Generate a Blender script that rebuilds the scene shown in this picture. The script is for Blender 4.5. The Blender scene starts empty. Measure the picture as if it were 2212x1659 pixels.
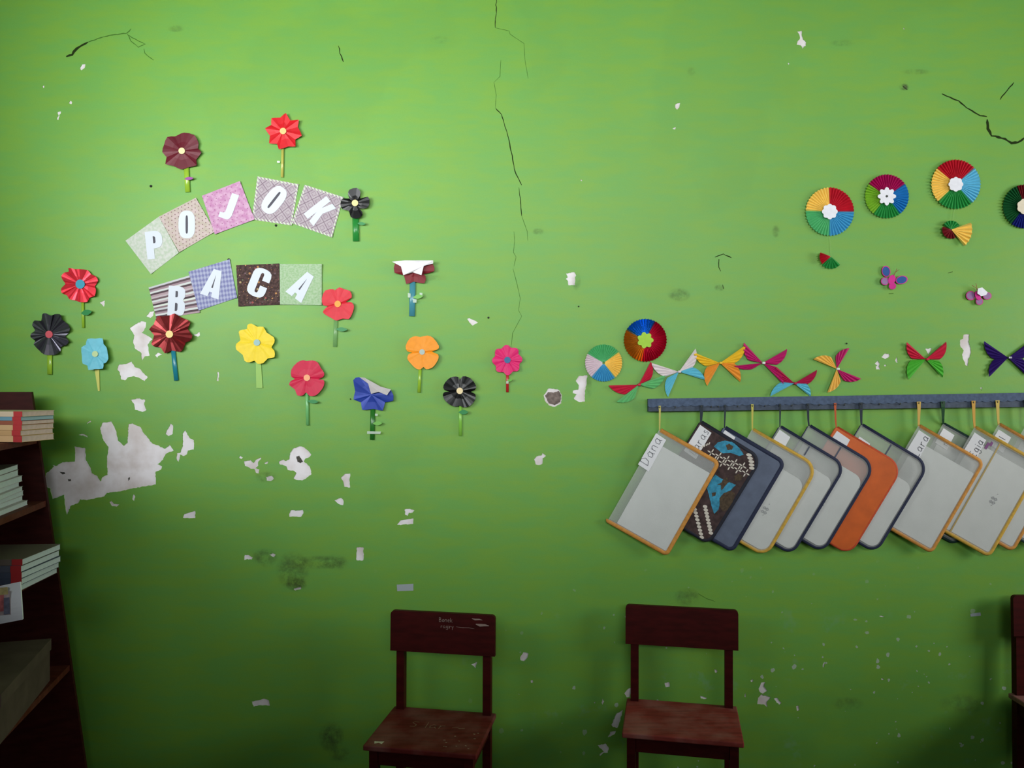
import bpy, bmesh, math, random
from mathutils import Vector, Matrix
random.seed(7)
R = math.radians
SC = bpy.context.scene
COL = SC.collection

# ------------------------------------------------------------------ camera, world, light, exposure
F = 1736.0            # focal length in pixels of the 2212 x 1659 frame
DIST = 3.2            # camera to the green wall
CAMZ = 1.66
cam = bpy.data.cameras.new('camera'); camo = bpy.data.objects.new('camera', cam); COL.objects.link(camo)
cam.sensor_width = 36.0; cam.lens = 36.0 * F / 2212.0; cam.clip_start = 0.02
camo.location = (0, -DIST, CAMZ); camo.rotation_euler = (R(90), 0, 0)
SC.camera = camo

wd = bpy.data.worlds.new('sky'); SC.world = wd; wd.use_nodes = True
wd.node_tree.nodes['Background'].inputs[0].default_value = (0.75, 0.86, 1.0, 1)
wd.node_tree.nodes['Background'].inputs[1].default_value = 0.6

def area(name, loc, target, sx, sz, power, col, spread=180):
    l = bpy.data.lights.new(name, 'AREA'); l.shape = 'RECTANGLE'; l.size = sx; l.size_y = sz
    l.energy = power; l.color = col; l.spread = R(spread)
    o = bpy.data.objects.new(name, l); COL.objects.link(o); o.location = loc
    o.rotation_euler = (Vector(target) - Vector(loc)).to_track_quat('-Z', 'Y').to_euler()
    return o
# daylight entering through the windows of the classroom
area('daylight_right_window', (4.35, -1.75, 2.05), (0.8, -0.1, 2.05), 1.25, 1.25, 29, (1.0, 0.98, 0.94), 120)
area('daylight_high_windows', (0.3, -5.4, 2.62), (0.0, 0, 2.82), 4.8, 0.75, 31, (0.96, 0.99, 1.0), 60)
area('daylight_left_window', (-2.33, -2.35, 2.30), (-0.9, 0, 2.52), 1.5, 0.9, 17, (0.96, 0.99, 1.0), 78)

vs = SC.view_settings
vs.view_transform = 'Standard'; vs.look = 'None'; vs.gamma = 1.0; vs.use_curve_mapping = False
vs.exposure = 0.0
cy = SC.cycles
cy.max_bounces = 5; cy.diffuse_bounces = 3; cy.glossy_bounces = 2; cy.transmission_bounces = 2; cy.transparent_max_bounces = 12
cy.caustics_reflective = False; cy.caustics_refractive = False

# ------------------------------------------------------------------ helpers
def lin(c):
    return tuple(((v / 255) / 12.92 if v / 255 <= 0.04045 else ((v / 255 + 0.055) / 1.055) ** 2.4) for v in c)

def P(px, py, t=0.0):
    """a photo pixel as a point t metres in front of the green wall"""
    d = DIST - t
    return Vector(((px - 1106.0) * d / F, -t, CAMZ - (py - 829.5) * d / F))

def ZM(region, scale, pts):
    return [(region[0] + x / scale, region[1] + y / scale) for x, y in pts]

MATS = {}
def nodes(m):
    m.use_nodes = True
    return m.node_tree.nodes, m.node_tree.links, m.node_tree.nodes['Principled BSDF']

def mat(name, c, rough=0.6, metal=0.0, spec=0.5, noise=0.0, nscale=30, alpha=1.0, coat=0.0, sheet=0.0, bump=0.0):
    if name in MATS: return MATS[name]
    m = bpy.data.materials.new(name); N, L, b = nodes(m)
    col = lin(c)
    b.inputs['Roughness'].default_value = rough; b.inputs['Metallic'].default_value = metal
    b.inputs['Specular IOR Level'].default_value = spec; b.inputs['Coat Weight'].default_value = coat
    b.inputs['Base Color'].default_value = (*col, 1)
    if noise > 0 or bump > 0:
        tc = N.new('ShaderNodeTexCoord'); nz = N.new('ShaderNodeTexNoise')
        nz.inputs['Scale'].default_value = nscale; nz.inputs['Detail'].default_value = 4
        L.new(tc.outputs['Object'], nz.inputs['Vector'])
        if noise > 0:
            r = N.new('ShaderNodeValToRGB')
            r.color_ramp.elements[0].position = 0.3; r.color_ramp.elements[1].position = 0.7
            r.color_ramp.elements[0].color = (*[v * (1 - noise) for v in col], 1)
            r.color_ramp.elements[1].color = (*[min(1, v * (1 + noise) + 0.01 * noise) for v in col], 1)
            L.new(nz.outputs['Fac'], r.inputs['Fac']); L.new(r.outputs['Color'], b.inputs['Base Color'])
        if bump > 0:
            bp = N.new('ShaderNodeBump'); bp.inputs['Strength'].default_value = bump; bp.inputs['Distance'].default_value = 0.002
            L.new(nz.outputs['Fac'], bp.inputs['Height']); L.new(bp.outputs['Normal'], b.inputs['Normal'])
    if sheet > 0:      # thin paper: a little light passes through
        out = N['Material Output']; tr = N.new('ShaderNodeBsdfTranslucent'); mx = N.new('ShaderNodeMixShader')
        tr.inputs['Color'].default_value = (*col, 1); mx.inputs[0].default_value = sheet
        L.new(b.outputs[0], mx.inputs[1]); L.new(tr.outputs[0], mx.inputs[2]); L.new(mx.outputs[0], out.inputs[0])
    if alpha < 1:
        out = N['Material Output']; tr = N.new('ShaderNodeBsdfTransparent'); mx = N.new('ShaderNodeMixShader')
        tr.inputs['Color'].default_value = (*[0.72 + 0.28 * v for v in col], 1)
        mx.inputs[0].default_value = alpha
        L.new(tr.outputs[0], mx.inputs[1]); L.new(b.outputs[0], mx.inputs[2]); L.new(mx.outputs[0], out.inputs[0])
    MATS[name] = m
    return m

def paper(name, c): return mat('paper_' + name, c, rough=0.5, spec=0.35, noise=0.05, nscale=60)
def foil(name, c, metal=0.45, rough=0.36): return mat('foil_' + name, c, rough=rough, metal=metal, spec=0.3, noise=0.12, nscale=25)

def obj(name, verts, faces, m, parent=None, smooth=False, origin=None):
    """world-space verts -> one mesh object; its origin is the parent's location or the given point"""
    if parent is not None:
        q = parent; o0 = Vector((0, 0, 0))
        while q is not None: o0 += Vector(q.location); q = q.parent
    else:
        o0 = Vector(origin) if origin is not None else sum((Vector(v) for v in verts), Vector()) / max(1, len(verts))
    me = bpy.data.meshes.new(name)
    me.from_pydata([tuple(Vector(v) - o0) for v in verts], [], faces)
    me.validate(); me.update()
    if smooth:
        for p in me.polygons: p.use_smooth = True
    o = bpy.data.objects.new(name, me); COL.objects.link(o)
    if m is not None: me.materials.append(m)
    if parent is not None: o.parent = parent
    else: o.location = o0
    return o

def tag(o, label, cat, group=None, kind=None):
    if label: o['label'] = label
    if cat: o['category'] = cat
    if group: o['group'] = group
    if kind: o['kind'] = kind
    return o

def thing(name, label, cat, loc, group=None):
    o = bpy.data.objects.new(name, None); COL.objects.link(o); o.location = loc
    o.empty_display_size = 0.05
    return tag(o, label, cat, group)

class MB:
    def __init__(s): s.v = []; s.f = []
    def add(s, vs, fs):
        b = len(s.v); s.v += [Vector(v) for v in vs]; s.f += [tuple(b + i for i in f) for f in fs]; return s
    def box(s, lo, hi, M=None):
        c = [Vector((x, y, z)) for x in (lo[0], hi[0]) for y in (lo[1], hi[1]) for z in (lo[2], hi[2])]
        if M is not None: c = [M @ q for q in c]
        return s.add(c, [(0, 1, 3, 2), (4, 6, 7, 5), (0, 4, 5, 1), (2, 3, 7, 6), (0, 2, 6, 4), (1, 5, 7, 3)])
    def bbox(s, lo, hi, M=None, b=0.004):
        """a box with bevelled edges"""
        bm = bmesh.new(); bmesh.ops.create_cube(bm, size=1)
        for q in bm.verts:
            q.co = Vector([(lo[i] + hi[i]) / 2 + q.co[i] * (hi[i] - lo[i]) for i in range(3)])
        bmesh.ops.bevel(bm, geom=bm.edges[:] + bm.verts[:], offset=b, segments=2, affect='EDGES', profile=0.5)
        bm.verts.index_update()
        vs = [q.co.copy() for q in bm.verts]; fs = [tuple(q.index for q in f.verts) for f in bm.faces]; bm.free()
        if M is not None: vs = [M @ q for q in vs]
        return s.add(vs, fs)
    def tube(s, pts, r, n=8, caps=True, flat=None):
        pts = [Vector(p) for p in pts]; rings = []
        rr = r if isinstance(r, (list, tuple)) else [r] * len(pts)
        for i, p in enumerate(pts):
            d = (pts[min(i + 1, len(pts) - 1)] - pts[max(i - 1, 0)]).normalized()
            a = d.cross(Vector((0, 1, 0)))
            if a.length < 1e-3: a = d.cross(Vector((1, 0, 0)))
            a.normalize(); b = d.cross(a).normalized()
            fl = flat if flat else 1.0
            rings.append([p + a * rr[i] * math.cos(k * 2 * math.pi / n) + b * rr[i] * fl * math.sin(k * 2 * math.pi / n) for k in range(n)])
        fs = []
        for i in range(len(pts) - 1):
            for k in range(n):
                fs.append((i * n + k, i * n + (k + 1) % n, (i + 1) * n + (k + 1) % n, (i + 1) * n + k))
        if caps:
            fs.append(tuple(range(n - 1, -1, -1))); fs.append(tuple((len(pts) - 1) * n + k for k in range(n)))
        return s.add([q for rg in rings for q in rg], fs)
    def ribbon(s, pts, w, nrm=Vector((0, -1, 0))):
        pts = [Vector(p) for p in pts]; vs = []
        ww = w if isinstance(w, (list, tuple)) else [w] * len(pts)
        for i, p in enumerate(pts):
            d = (pts[min(i + 1, len(pts) - 1)] - pts[max(i - 1, 0)])
            a = d.cross(nrm)
            if a.length < 1e-9: a = Vector((1, 0, 0))
            a.normalize(); vs += [p + a * ww[i] / 2, p - a * ww[i] / 2]
        return s.add(vs, [(2 * i, 2 * i + 1, 2 * i + 3, 2 * i + 2) for i in range(len(pts) - 1)])
    def slab(s, pts, off):
        """closed polygon of points, thickened by the vector off"""
        n = len(pts); pts = [Vector(p) for p in pts]; off = Vector(off)
        return s.add(pts + [p + off for p in pts],
                     [tuple(range(n)), tuple(range(2 * n - 1, n - 1, -1))] + [(i, n + i, n + (i + 1) % n, (i + 1) % n) for i in range(n)])
    def build(s, name, m, parent=None, smooth=False, origin=None):
        return obj(name, s.v, s.f, m, parent, smooth, origin)

def fill2d(loops, depth):
    """filled outline with holes, (x, z) loops -> verts (x, y, z) and faces; front at y = 0, back at y = depth"""
    cu = bpy.data.curves.new('outline', 'CURVE'); cu.dimensions = '2D'; cu.fill_mode = 'BOTH'; cu.extrude = depth / 2
    for lp in loops:
        sp = cu.splines.new('POLY'); sp.points.add(len(lp) - 1); sp.use_cyclic_u = True
        for q, (x, z) in zip(sp.points, lp): q.co = (x, z, 0, 1)
    o = bpy.data.objects.new('outline', cu); COL.objects.link(o)
    dg = bpy.context.evaluated_depsgraph_get()
    me = bpy.data.meshes.new_from_object(o.evaluated_get(dg))
    vs = [Vector((v.co.x, depth / 2 - v.co.z, v.co.y)) for v in me.vertices]; fs = [tuple(p.vertices) for p in me.polygons]
    bpy.data.objects.remove(o); bpy.data.curves.remove(cu); bpy.data.meshes.remove(me)
    return vs, fs

def rough_loop(pts, step=3.5, jit=0.55, sd=0):
    rnd = random.Random(sd); out = []
    for i, a in enumerate(pts):
        b = pts[(i + 1) % len(pts)]
        n = max(1, int(math.hypot(b[0] - a[0], b[1] - a[1]) / step))
        for k in range(n):
            t = k / n; j = jit if k else 0
            out.append((a[0] + (b[0] - a[0]) * t + rnd.uniform(-j, j), a[1] + (b[1] - a[1]) * t + rnd.uniform(-j, j)))
    return out

# ------------------------------------------------------------------ wall paint material
def paint_material(name, wear=True):
    m = bpy.data.materials.new(name); N, L, b = nodes(m)
    b.inputs['Roughness'].default_value = 0.5; b.inputs['Specular IOR Level'].default_value = 0.5
    geo = N.new('ShaderNodeNewGeometry')
    def noise(scale, detail=3, vec=None, rough=0.5):
        n = N.new('ShaderNodeTexNoise'); n.inputs['Scale'].default_value = scale; n.inputs['Detail'].default_value = detail
        n.inputs['Roughness'].default_value = rough
        L.new(vec if vec is not None else geo.outputs['Position'], n.inputs['Vector']); return n.outputs['Fac']
    def mathn(op, a, b_=None, clamp=False):
        n = N.new('ShaderNodeMath'); n.operation = op; n.use_clamp = clamp
        for i, v in enumerate((a, b_)):
            if v is None: continue
            if isinstance(v, (int, float)): n.inputs[i].default_value = v
            else: L.new(v, n.inputs[i])
        return n.outputs[0]
    def ramp(fac, p0, p1, c0=(0, 0, 0), c1=(1, 1, 1)):
        n = N.new('ShaderNodeValToRGB'); n.color_ramp.elements[0].position = p0; n.color_ramp.elements[1].position = p1
        n.color_ramp.elements[0].color = (*c0, 1); n.color_ramp.elements[1].color = (*c1, 1)
        L.new(fac, n.inputs['Fac']); return n.outputs['Color']
    def mix(fac, c0, c1):
        n = N.new('ShaderNodeMixRGB')
        for i, v in enumerate((fac, c0, c1)):
            if isinstance(v, tuple): n.inputs[i].default_value = (*v, 1)
            elif isinstance(v, (int, float)): n.inputs[i].default_value = v
            else: L.new(v, n.inputs[i])
        return n.outputs[0]
    mp = N.new('ShaderNodeMapping'); mp.inputs['Scale'].default_value = (2.2, 2.2, 9.0)
    L.new(geo.outputs['Position'], mp.inputs['Vector'])
    streak = noise(2.6, 4, mp.outputs['Vector'], 0.6)
    g0, g1, g2 = (0.160, 0.390, 0.048), (0.198, 0.395, 0.036), (0.134, 0.388, 0.074)
    c = mix(ramp(streak, 0.38, 0.62), g2, g1)
    c = mix(0.45, c, g0)
    broad = noise(1.1, 3)
    c = mix(mathn('MULTIPLY', ramp(broad, 0.40, 0.70), 0.22), c, (0.100, 0.290, 0.030))
    fine = noise(240, 2)
    c = mix(mathn('MULTIPLY', ramp(fine, 0.35, 0.75), 0.10), c, (0.06, 0.19, 0.018))
    # repainted cloud-shaped patches
    c = mix(mathn('MULTIPLY', ramp(noise(0.75, 6), 0.54, 0.56), 0.14), c, (0.09, 0.27, 0.04))
    if wear:
        sep = N.new('ShaderNodeSeparateXYZ'); L.new(geo.outputs['Position'], sep.inputs[0])
        warp = mathn('SUBTRACT', noise(9, 5, None, 0.7), 0.5)
        # chalky specks and scuffs along the part that chairs and children rub against
        vor = N.new('ShaderNodeTexVoronoi'); vor.inputs['Scale'].default_value = 24.0; vor.inputs['Randomness'].default_value = 1.0
        L.new(geo.outputs['Position'], vor.inputs['Vector'])
        rnd = N.new('ShaderNodeSeparateColor'); L.new(vor.outputs['Color'], rnd.inputs[0])
        sz = mathn('MULTIPLY', mathn('POWER', rnd.outputs[0], 4.0), 0.24)
        sp = mathn('LESS_THAN', mathn('ADD', vor.outputs['Distance'], mathn('MULTIPLY', mathn('SUBTRACT', noise(55, 3), .5), 0.55)), sz)
        zone = ramp(mathn('SUBTRACT', 1.0, mathn('MULTIPLY', sep.outputs[2], 0.9)), 0.12, 0.50)
        zone = mathn('MULTIPLY', zone, ramp(mathn('ADD', mathn('MULTIPLY', sep.outputs[0], 0.30), noise(1.6, 2)), 0.42, 0.62))
        c = mix(mathn('MULTIPLY', mathn('MULTIPLY', sp, zone), 0.8), c, (0.44, 0.52, 0.44))
        sc = ramp(noise(7.5, 5, None, 0.65), 0.60, 0.70)
        c = mix(mathn('MULTIPLY', mathn('MULTIPLY', sc, zone), 0.35), c, (0.20, 0.40, 0.27))
    bp = N.new('ShaderNodeBump'); bp.inputs['Strength'].default_value = 0.16; bp.inputs['Distance'].default_value = 0.004
    L.new(noise(22, 5, None, 0.6), bp.inputs['Height']); L.new(bp.outputs['Normal'], b.inputs['Normal'])
    L.new(c, b.inputs['Base Color'])
    return m
M_PAINT = paint_material('green_wall_paint')
M_PAINT2 = mat('green_wall_paint_plain', (96, 150, 56), rough=.6)

def plaster_material():
    m = bpy.data.materials.new('bare_plaster'); N, L, b = nodes(m)
    g = N.new('ShaderNodeNewGeometry'); n1 = N.new('ShaderNodeTexNoise'); n1.inputs['Scale'].default_value = 11; n1.inputs['Detail'].default_value = 5
    L.new(g.outputs['Position'], n1.inputs['Vector'])
    r = N.new('ShaderNodeValToRGB'); r.color_ramp.elements[0].position = 0.32; r.color_ramp.elements[1].position = 0.6
    r.color_ramp.elements[0].color = (*lin((214, 202, 200)), 1); r.color_ramp.elements[1].color = (*lin((242, 236, 240)), 1)
    L.new(n1.outputs['Fac'], r.inputs['Fac']); L.new(r.outputs['Color'], b.inputs['Base Color']); b.inputs['Roughness'].default_value = 0.85
    return m
M_PLASTER = plaster_material()

# ------------------------------------------------------------------ the room
XL, XR, YF, ZC = -2.42, 4.5, -5.6, 3.35
def structure(o, label=None):
    o['kind'] = 'structure'
    if label: o['label'] = label
    return o
wall_back = structure(MB().box((XL - .1, 0.0022, -.1), (XR + .1, 0.15, ZC + .1)).build('wall_back', M_PLASTER, origin=(0, 0.0022, 0)),
                      'cracked lime green plaster wall with peeling paint behind all the decorations')
Z5 = ((0, 820), 5.027); Z2 = ((0, 540), 4.608); Z4 = ((840, 680), 4.608); ZB = ((440, 900), 3.95); Z3B = ((1180, 400), 4.096)
ZTR = ((1700, 40), 4.32); ZTM = ((1140, 20), 3.687); ZTL = ((0, 0), 3.95); ZC_ = ((1680, 680), 4.158); ZCH = ((1250, 1240), 3.96)
PATCHES = [
 (Z5, [(480,1110),(495,1020),(585,945),(560,920),(605,940),(680,895),(810,890),(815,800),(805,725),(925,745),(935,880),(985,960),(995,1015),(1060,1050),(1090,1105),(1110,1060),(1165,1035),(1160,870),(1175,730),(1120,660),(1085,540),(1110,470),(1210,455),(1265,570),(1280,660),(1345,720),(1380,690),(1395,480),(1440,475),(1530,520),(1560,580),(1650,690),(1790,750),(1840,710),(1885,770),(1800,805),(1770,870),(1710,920),(1760,945),(1750,975),(1690,1000),(1690,1140),(1560,1160),(1430,1185),(1300,1215),(1160,1230),(1130,1270),(940,1310),(870,1300),(850,1340),(770,1370),(725,1470),(700,1340),(695,1250),(570,1300),(540,1180),(490,1160)]),
 (Z5, [(1420,220),(1500,205),(1575,220),(1565,270),(1590,330),(1550,350),(1460,325),(1455,270)]),
 (Z5, [(1850,475),(1880,500),(1875,590),(1830,615),(1795,590)]),
 (Z5, [(1980,590),(2010,548),(2035,600),(2065,640),(2105,660),(2105,760),(2040,770),(2030,810),(1985,830),(1955,815),(1940,895),(1915,860),(1920,800),(1955,795),(1985,720)]),
 (Z5, [(1435,1300),(1450,1245),(1470,1275),(1455,1320)]), (Z5, [(1185,1330),(1210,1312),(1235,1350),(1295,1355),(1265,1380),(1215,1375)]),
 (Z5, [(1985,1500),(2000,1460),(2050,1445),(2120,1425),(2120,1505)]), (Z5, [(940,475),(985,443),(988,460),(950,480)]),
 (Z5, [(850,600),(890,588),(945,610),(955,630),(900,605)]),
 (Z2, [(990,520),(1045,505),(1035,565),(1015,545)]), (Z2, [(1455,660),(1490,615),(1530,605),(1525,650),(1495,680)]),
 (Z2, [(1290,775),(1340,745),(1400,710),(1455,720),(1450,770),(1410,825),(1480,860),(1515,890),(1490,910),(1470,940),(1490,1050),(1440,1060),(1415,1105),(1400,1020),(1345,985),(1322,920),(1335,850),(1310,810)]),
 (Z2, [(1165,1185),(1185,1140),(1250,1135),(1310,1110),(1340,1165),(1400,1190),(1420,1220),(1470,1265),(1440,1305),(1380,1270),(1330,1255),(1270,1270),(1245,1298),(1205,1290),(1190,1220)]),
 (Z2, [(1925,840),(1960,835),(1985,815),(1990,850),(1970,865)]), (Z2, [(1540,1045),(1570,1020),(1615,1040),(1575,1055),(1565,1075)]),
 (Z2, [(2155,1300),(2165,1210),(2178,1220),(2175,1305)]),
 (Z4, [(778,40),(800,32),(888,75),(835,108),(800,75)]),
 (Z4, [(1540,800),(1565,770),(1590,732),(1640,735),(1692,748),(1722,800),(1717,880),(1650,915),(1600,905),(1560,865)]),
 (Z4, [(1860,660),(1890,610),(1975,600),(1970,680),(1955,750),(1950,865),(1900,870),(1860,850),(1840,830),(1870,790),(1830,780),(1832,755),(1885,745),(1890,700)]),
 (Z4, [(1445,1440),(1470,1410),(1520,1400),(1530,1375),(1565,1405),(1530,1430),(1530,1480),(1500,1495),(1460,1490)]),
 (ZB, [(345,380),(400,370),(425,395),(440,370),(490,345),(490,360),(465,385),(465,420),(440,440),(475,450),(470,485),(440,475),(430,445),(400,445),(350,420)]),
 (ZB, [(300,350),(312,332),(335,350),(320,362)]), (ZB, [(530,515),(580,505),(598,530),(570,550),(535,545)]),
 (ZB, [(640,385),(680,365),(700,380),(730,365),(735,310),(760,275),(820,252),(860,265),(890,290),(918,325),(905,342),(870,355),(855,385),(880,400),(910,440),(920,490),(880,520),(840,545),(790,540),(765,525),(790,480),(760,460),(715,455),(705,425),(670,410),(645,405)]),
 (ZB, [(515,395),(550,380),(545,400),(525,405)]),
 (ZB, [(1170,520),(1205,488),(1250,485),(1245,550),(1250,605),(1200,600),(1190,555)]), (ZB, [(1115,715),(1170,692),(1192,715),(1190,755),(1150,745)]),
 (ZB, [(728,830),(745,798),(800,800),(845,795),(850,825),(830,855),(730,855)]), (ZB, [(1715,790),(1760,785),(1798,800),(1780,820),(1750,820),(1740,848),(1718,838)]),
 (ZB, [(1650,920),(1680,885),(1790,868),(1788,915),(1655,925)]), (ZB, [(1305,1115),(1362,1115),(1365,1200),(1360,1228),(1302,1225)]),
 (ZB, [(345,1225),(350,1180),(380,1180),(418,1200),(410,1220),(370,1215)]), (ZB, [(555,1180),(590,1165),(615,1180),(600,1200)]),
 (ZB, [(765,1470),(790,1462),(830,1452),(832,1470),(780,1485)]),
 (Z3B, [(175,780),(250,770),(265,800),(255,815),(255,885),(195,885),(192,850),(172,830),(190,815)]),
 (ZTR, [(95,120),(140,112),(140,160),(152,195),(180,220),(178,255),(160,260),(145,283),(130,250),(90,245),(100,210),(120,190),(115,150)]),
 (ZTR, [(1085,90),(1095,85),(1100,98),(1090,102)]), (ZTR, [(8,418),(16,410),(24,420),(15,432)]),
 (ZTM, [(1178,755),(1215,745),(1208,780),(1190,800),(1175,785)]), (ZTM, [(1152,950),(1180,938),(1175,958)]), (ZTM, [(421,1360),(428,1354),(434,1366),(424,1370)]),
 (ZTL, [(682,580),(700,548),(728,545),(722,580),(695,600)]), (ZTL, [(362,735),(375,725),(378,745),(368,755)]), (ZTL, [(588,880),(600,858),(615,870),(612,888)]),
 (ZTL, [(490,955),(520,950),(518,970),(505,980),(500,1020),(488,1025),(485,1010),(498,990)]),
 (ZC_, [(1670,178),(1725,178),(1715,240),(1735,300),(1735,350),(1715,400),(1710,460),(1690,455),(1655,360),(1670,320),(1640,280),(1640,225),(1665,215)]),
 (ZC_, [(930,380),(960,350),(1000,350),(1005,375),(970,400)]), (ZC_, [(872,440),(900,410),(918,440),(910,465),(922,495),(885,490),(880,465),(895,455)]),
 (ZC_, [(1055,410),(1068,375),(1080,430),(1065,430)]), (ZC_, [(955,450),(975,448),(975,462),(958,462)]), (ZC_, [(1325,305),(1385,300),(1355,360)]),
 (ZC_, [(1818,655),(1838,652),(1832,688)]),
 (ZCH, [(1540,980),(1560,930),(1600,925),(1585,960),(1615,1000),(1580,1025),(1550,1010)]), (ZCH, [(1535,1060),(1560,1030),(1645,1055),(1610,1100),(1615,1140),(1580,1115),(1530,1115)]),
 (ZCH, [(1670,1065),(1700,1058),(1735,1105),(1715,1120)]), (ZCH, [(160,1465),(230,1450),(258,1490),(250,1530),(215,1530),(180,1560),(180,1540),(215,1520)]),
 (ZCH, [(280,1290),(320,1200),(380,1160),(355,1260),(330,1320),(295,1310)]), (ZCH, [(250,1400),(270,1350),(320,1340),(310,1370)]),
 (ZCH, [(735,930),(775,925),(780,965),(745,970)]), (ZCH, [(1160,815),(1190,830),(1180,850),(1165,840)]), (ZCH, [(1040,1040),(1100,1060),(1090,1070),(1045,1065)]),
 (ZCH, [(390,1020),(420,985),(450,970),(440,1050),(410,1055)]), (ZCH, [(195,1100),(205,1065),(220,1090),(205,1120)]),
 (ZCH, [(1470,910),(1490,900),(1495,920),(1475,925)]), (ZCH, [(1420,1030),(1432,1018),(1430,1055),(1418,1050)]), (ZCH, [(130,1100),(142,1092),(140,1110)]),
 (((1060, 1200), 3.613), [(230,795),(255,755),(295,765),(285,800),(260,825),(235,820)]), (((1060, 1200), 3.613), [(312,975),(328,972),(328,995),(314,995)]),
 (((400, 1350), 4.809), [(690,795),(780,780),(820,765),(870,785),(880,840),(780,835),(710,850)]),
 (((1690, 1200), 3.615), [(108,1175),(128,1172),(132,1210),(115,1216)]), (((1690, 1200), 3.615), [(320,842),(340,838),(328,852),(325,875),(316,872)]),
 (((1690, 1200), 3.615), [(745,470),(775,468),(800,482),(770,480)]), (((1690, 1200), 3.615), [(770,962),(785,958),(796,970),(778,972)]),
 (((740, 1240), 3.96), [(1100,775),(1130,762),(1152,752),(1140,785),(1138,808),(1118,785)]),
]
k = DIST / F
loops = [[(XL - .1, -.1), (XR + .1, -.1), (XR + .1, ZC + .1), (XL - .1, ZC + .1)]]
for i, (z, pts) in enumerate(PATCHES):
    lp = rough_loop(ZM(z[0], z[1], pts), 3.0, 0.85, sd=i)
    loops.append([((x - 1106) * k, CAMZ - (y - 829.5) * k) for x, y in lp])
vs_, fs_ = fill2d(loops, 0.0022)
pl = obj('paint_layer', vs_, fs_, M_PAINT, wall_back)

M_CRACK = mat('crack_shadow', (38, 52, 22), rough=0.95, spec=0.1)
M_CRACK2 = mat('hairline_crack', (70, 112, 44), rough=0.95, spec=0.1)
def crack(pts, w, faint=False, jit=1.2, sd=1):
    rnd = random.Random(sd); out = []; ws = []
    for i in range(len(pts) - 1):
        a, b = pts[i], pts[i + 1]; n = max(1, int(math.hypot(b[0] - a[0], b[1] - a[1]) / 6))
        for q in range(n):
            t = q / n
            out.append(P(a[0] + (b[0] - a[0]) * t + rnd.uniform(-jit, jit) * (w > 1), a[1] + (b[1] - a[1]) * t + rnd.uniform(-jit, jit) * .5, 0.0004))
            ws.append(w * k * rnd.uniform(.6, 1.3))
    out.append(P(*pts[-1], 0.0004)); ws.append(w * k * .5); ws[0] *= .5
    MB().ribbon(out, ws).build('crack', M_CRACK2 if faint else M_CRACK, wall_back)
crack([(1073,-10),(1072,10),(1070,60)], 1.8, sd=1); crack([(1070,233),(1083,247),(1095,285),(1105,330),(1112,370),(1127,400)], 1.8, jit=.6, sd=2)
crack([(1121,405),(1124,430),(1127,467)], 1.5, jit=.4, sd=3)
for i, c in enumerate([[(1070,60),(1100,67),(1102,74),(1132,94),(1134,130),(1141,170)], [(1082,130),(1080,165),(1067,178),(1072,205),(1070,233)],
        [(1127,467),(1139,500),(1140,520)], [(1110,500),(1112,520),(1109,545),(1115,555),(1110,575)], [(1108,580),(1116,610),(1124,645),(1120,670),(1127,683),(1107,720),(1105,746)]]):
    crack(c, .9, True, .4, 10 + i)
crack([(142,122),(155,118),(160,112),(167,105),(178,97),(190,91)], 4.5, sd=20)
crack([(190,91),(205,86),(230,78),(255,74),(273,72),(283,62)], 2.0, True, sd=21); crack([(273,72),(283,88),(298,102),(313,95),(292,84),(275,75)], 1.6, True, sd=22)
crack([(310,105),(314,115),(320,122),(332,130)], 1.8, True, sd=23); crack([(730,98),(735,115),(742,134)], 2.0, sd=24)
crack([(2035,202),(2070,218),(2088,233),(2118,250),(2132,252)], 2.6, sd=25)
crack([(2132,258),(2134,278),(2141,293),(2157,296),(2170,300),(2185,309),(2200,307),(2212,299),(2235,292)], 5.0, sd=26)
crack([(2160,215),(2175,197),(2190,178)], 2.0, sd=27); crack([(1545,556),(1562,549),(1580,557)], 2.0, sd=28); crack([(1553,560),(1553,577),(1557,586)], 2.2, sd=29)
crack([(2048,590),(2058,587)], 2.4, sd=30); crack([(1921,635),(1930,634)], 2.4, True, sd=31); crack([(1562,615),(1563,624)], 2.4, sd=32)
crack([(1950,186),(1956,190),(1960,194)], 3, sd=33); crack([(1508,1282),(1520,1290),(1545,1300)], 1.2, True, sd=34)

M_NAIL = mat('nail_iron', (30, 34, 28), rough=0.5, metal=0.4)
for (x, y, r) in [(596,487,2.6), (494,561,3.0), (326,402,2.8), (1055,686,2.2), (800,831,1.8), (1829,742,1.8), (1250,662,1.6), (757,862,1.4)]:
    MB().tube([P(x, y, 0), P(x, y, 0.003), P(x, y, .0045)], [r * k, r * k, r * k * .5], 8).build('nail_head', M_NAIL, wall_back)

M_CAVITY = mat('crumbled_mortar', (118, 104, 98), rough=0.95, noise=0.45, nscale=60)
M_CAVITY2 = mat('dark_grit', (78, 74, 68), rough=0.95, noise=0.5, nscale=90)
def cavity(z, pts, m):
    lp = rough_loop(ZM(z[0], z[1], pts), 3, .5, 5)
    MB().add([P(x, y, -0.0018) for x, y in lp], [tuple(range(len(lp)))]).build('crumbled_plaster', m, wall_back)
cavity(Z4, [(1553,805),(1585,768),(1640,775),(1690,757),(1716,802),(1705,868),(1650,900),(1590,880)], M_CAVITY)
cavity(ZB, [(790,340),(815,332),(835,365),(848,385),(825,398),(800,385)], M_CAVITY2)
cavity(Z5, [(645,1000),(700,1005),(710,1025),(680,1030)], M_CAVITY2); cavity(Z5, [(738,1080),(770,1080),(772,1100),(742,1105)], M_CAVITY2)
cavity(Z5, [(1390,1070),(1410,1058),(1412,1080),(1392,1102)], M_CAVITY2); cavity(ZB, [(735,1440),(800,1428),(850,1432),(828,1449),(765,1466),(735,1475)], M_CAVITY2)

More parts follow.
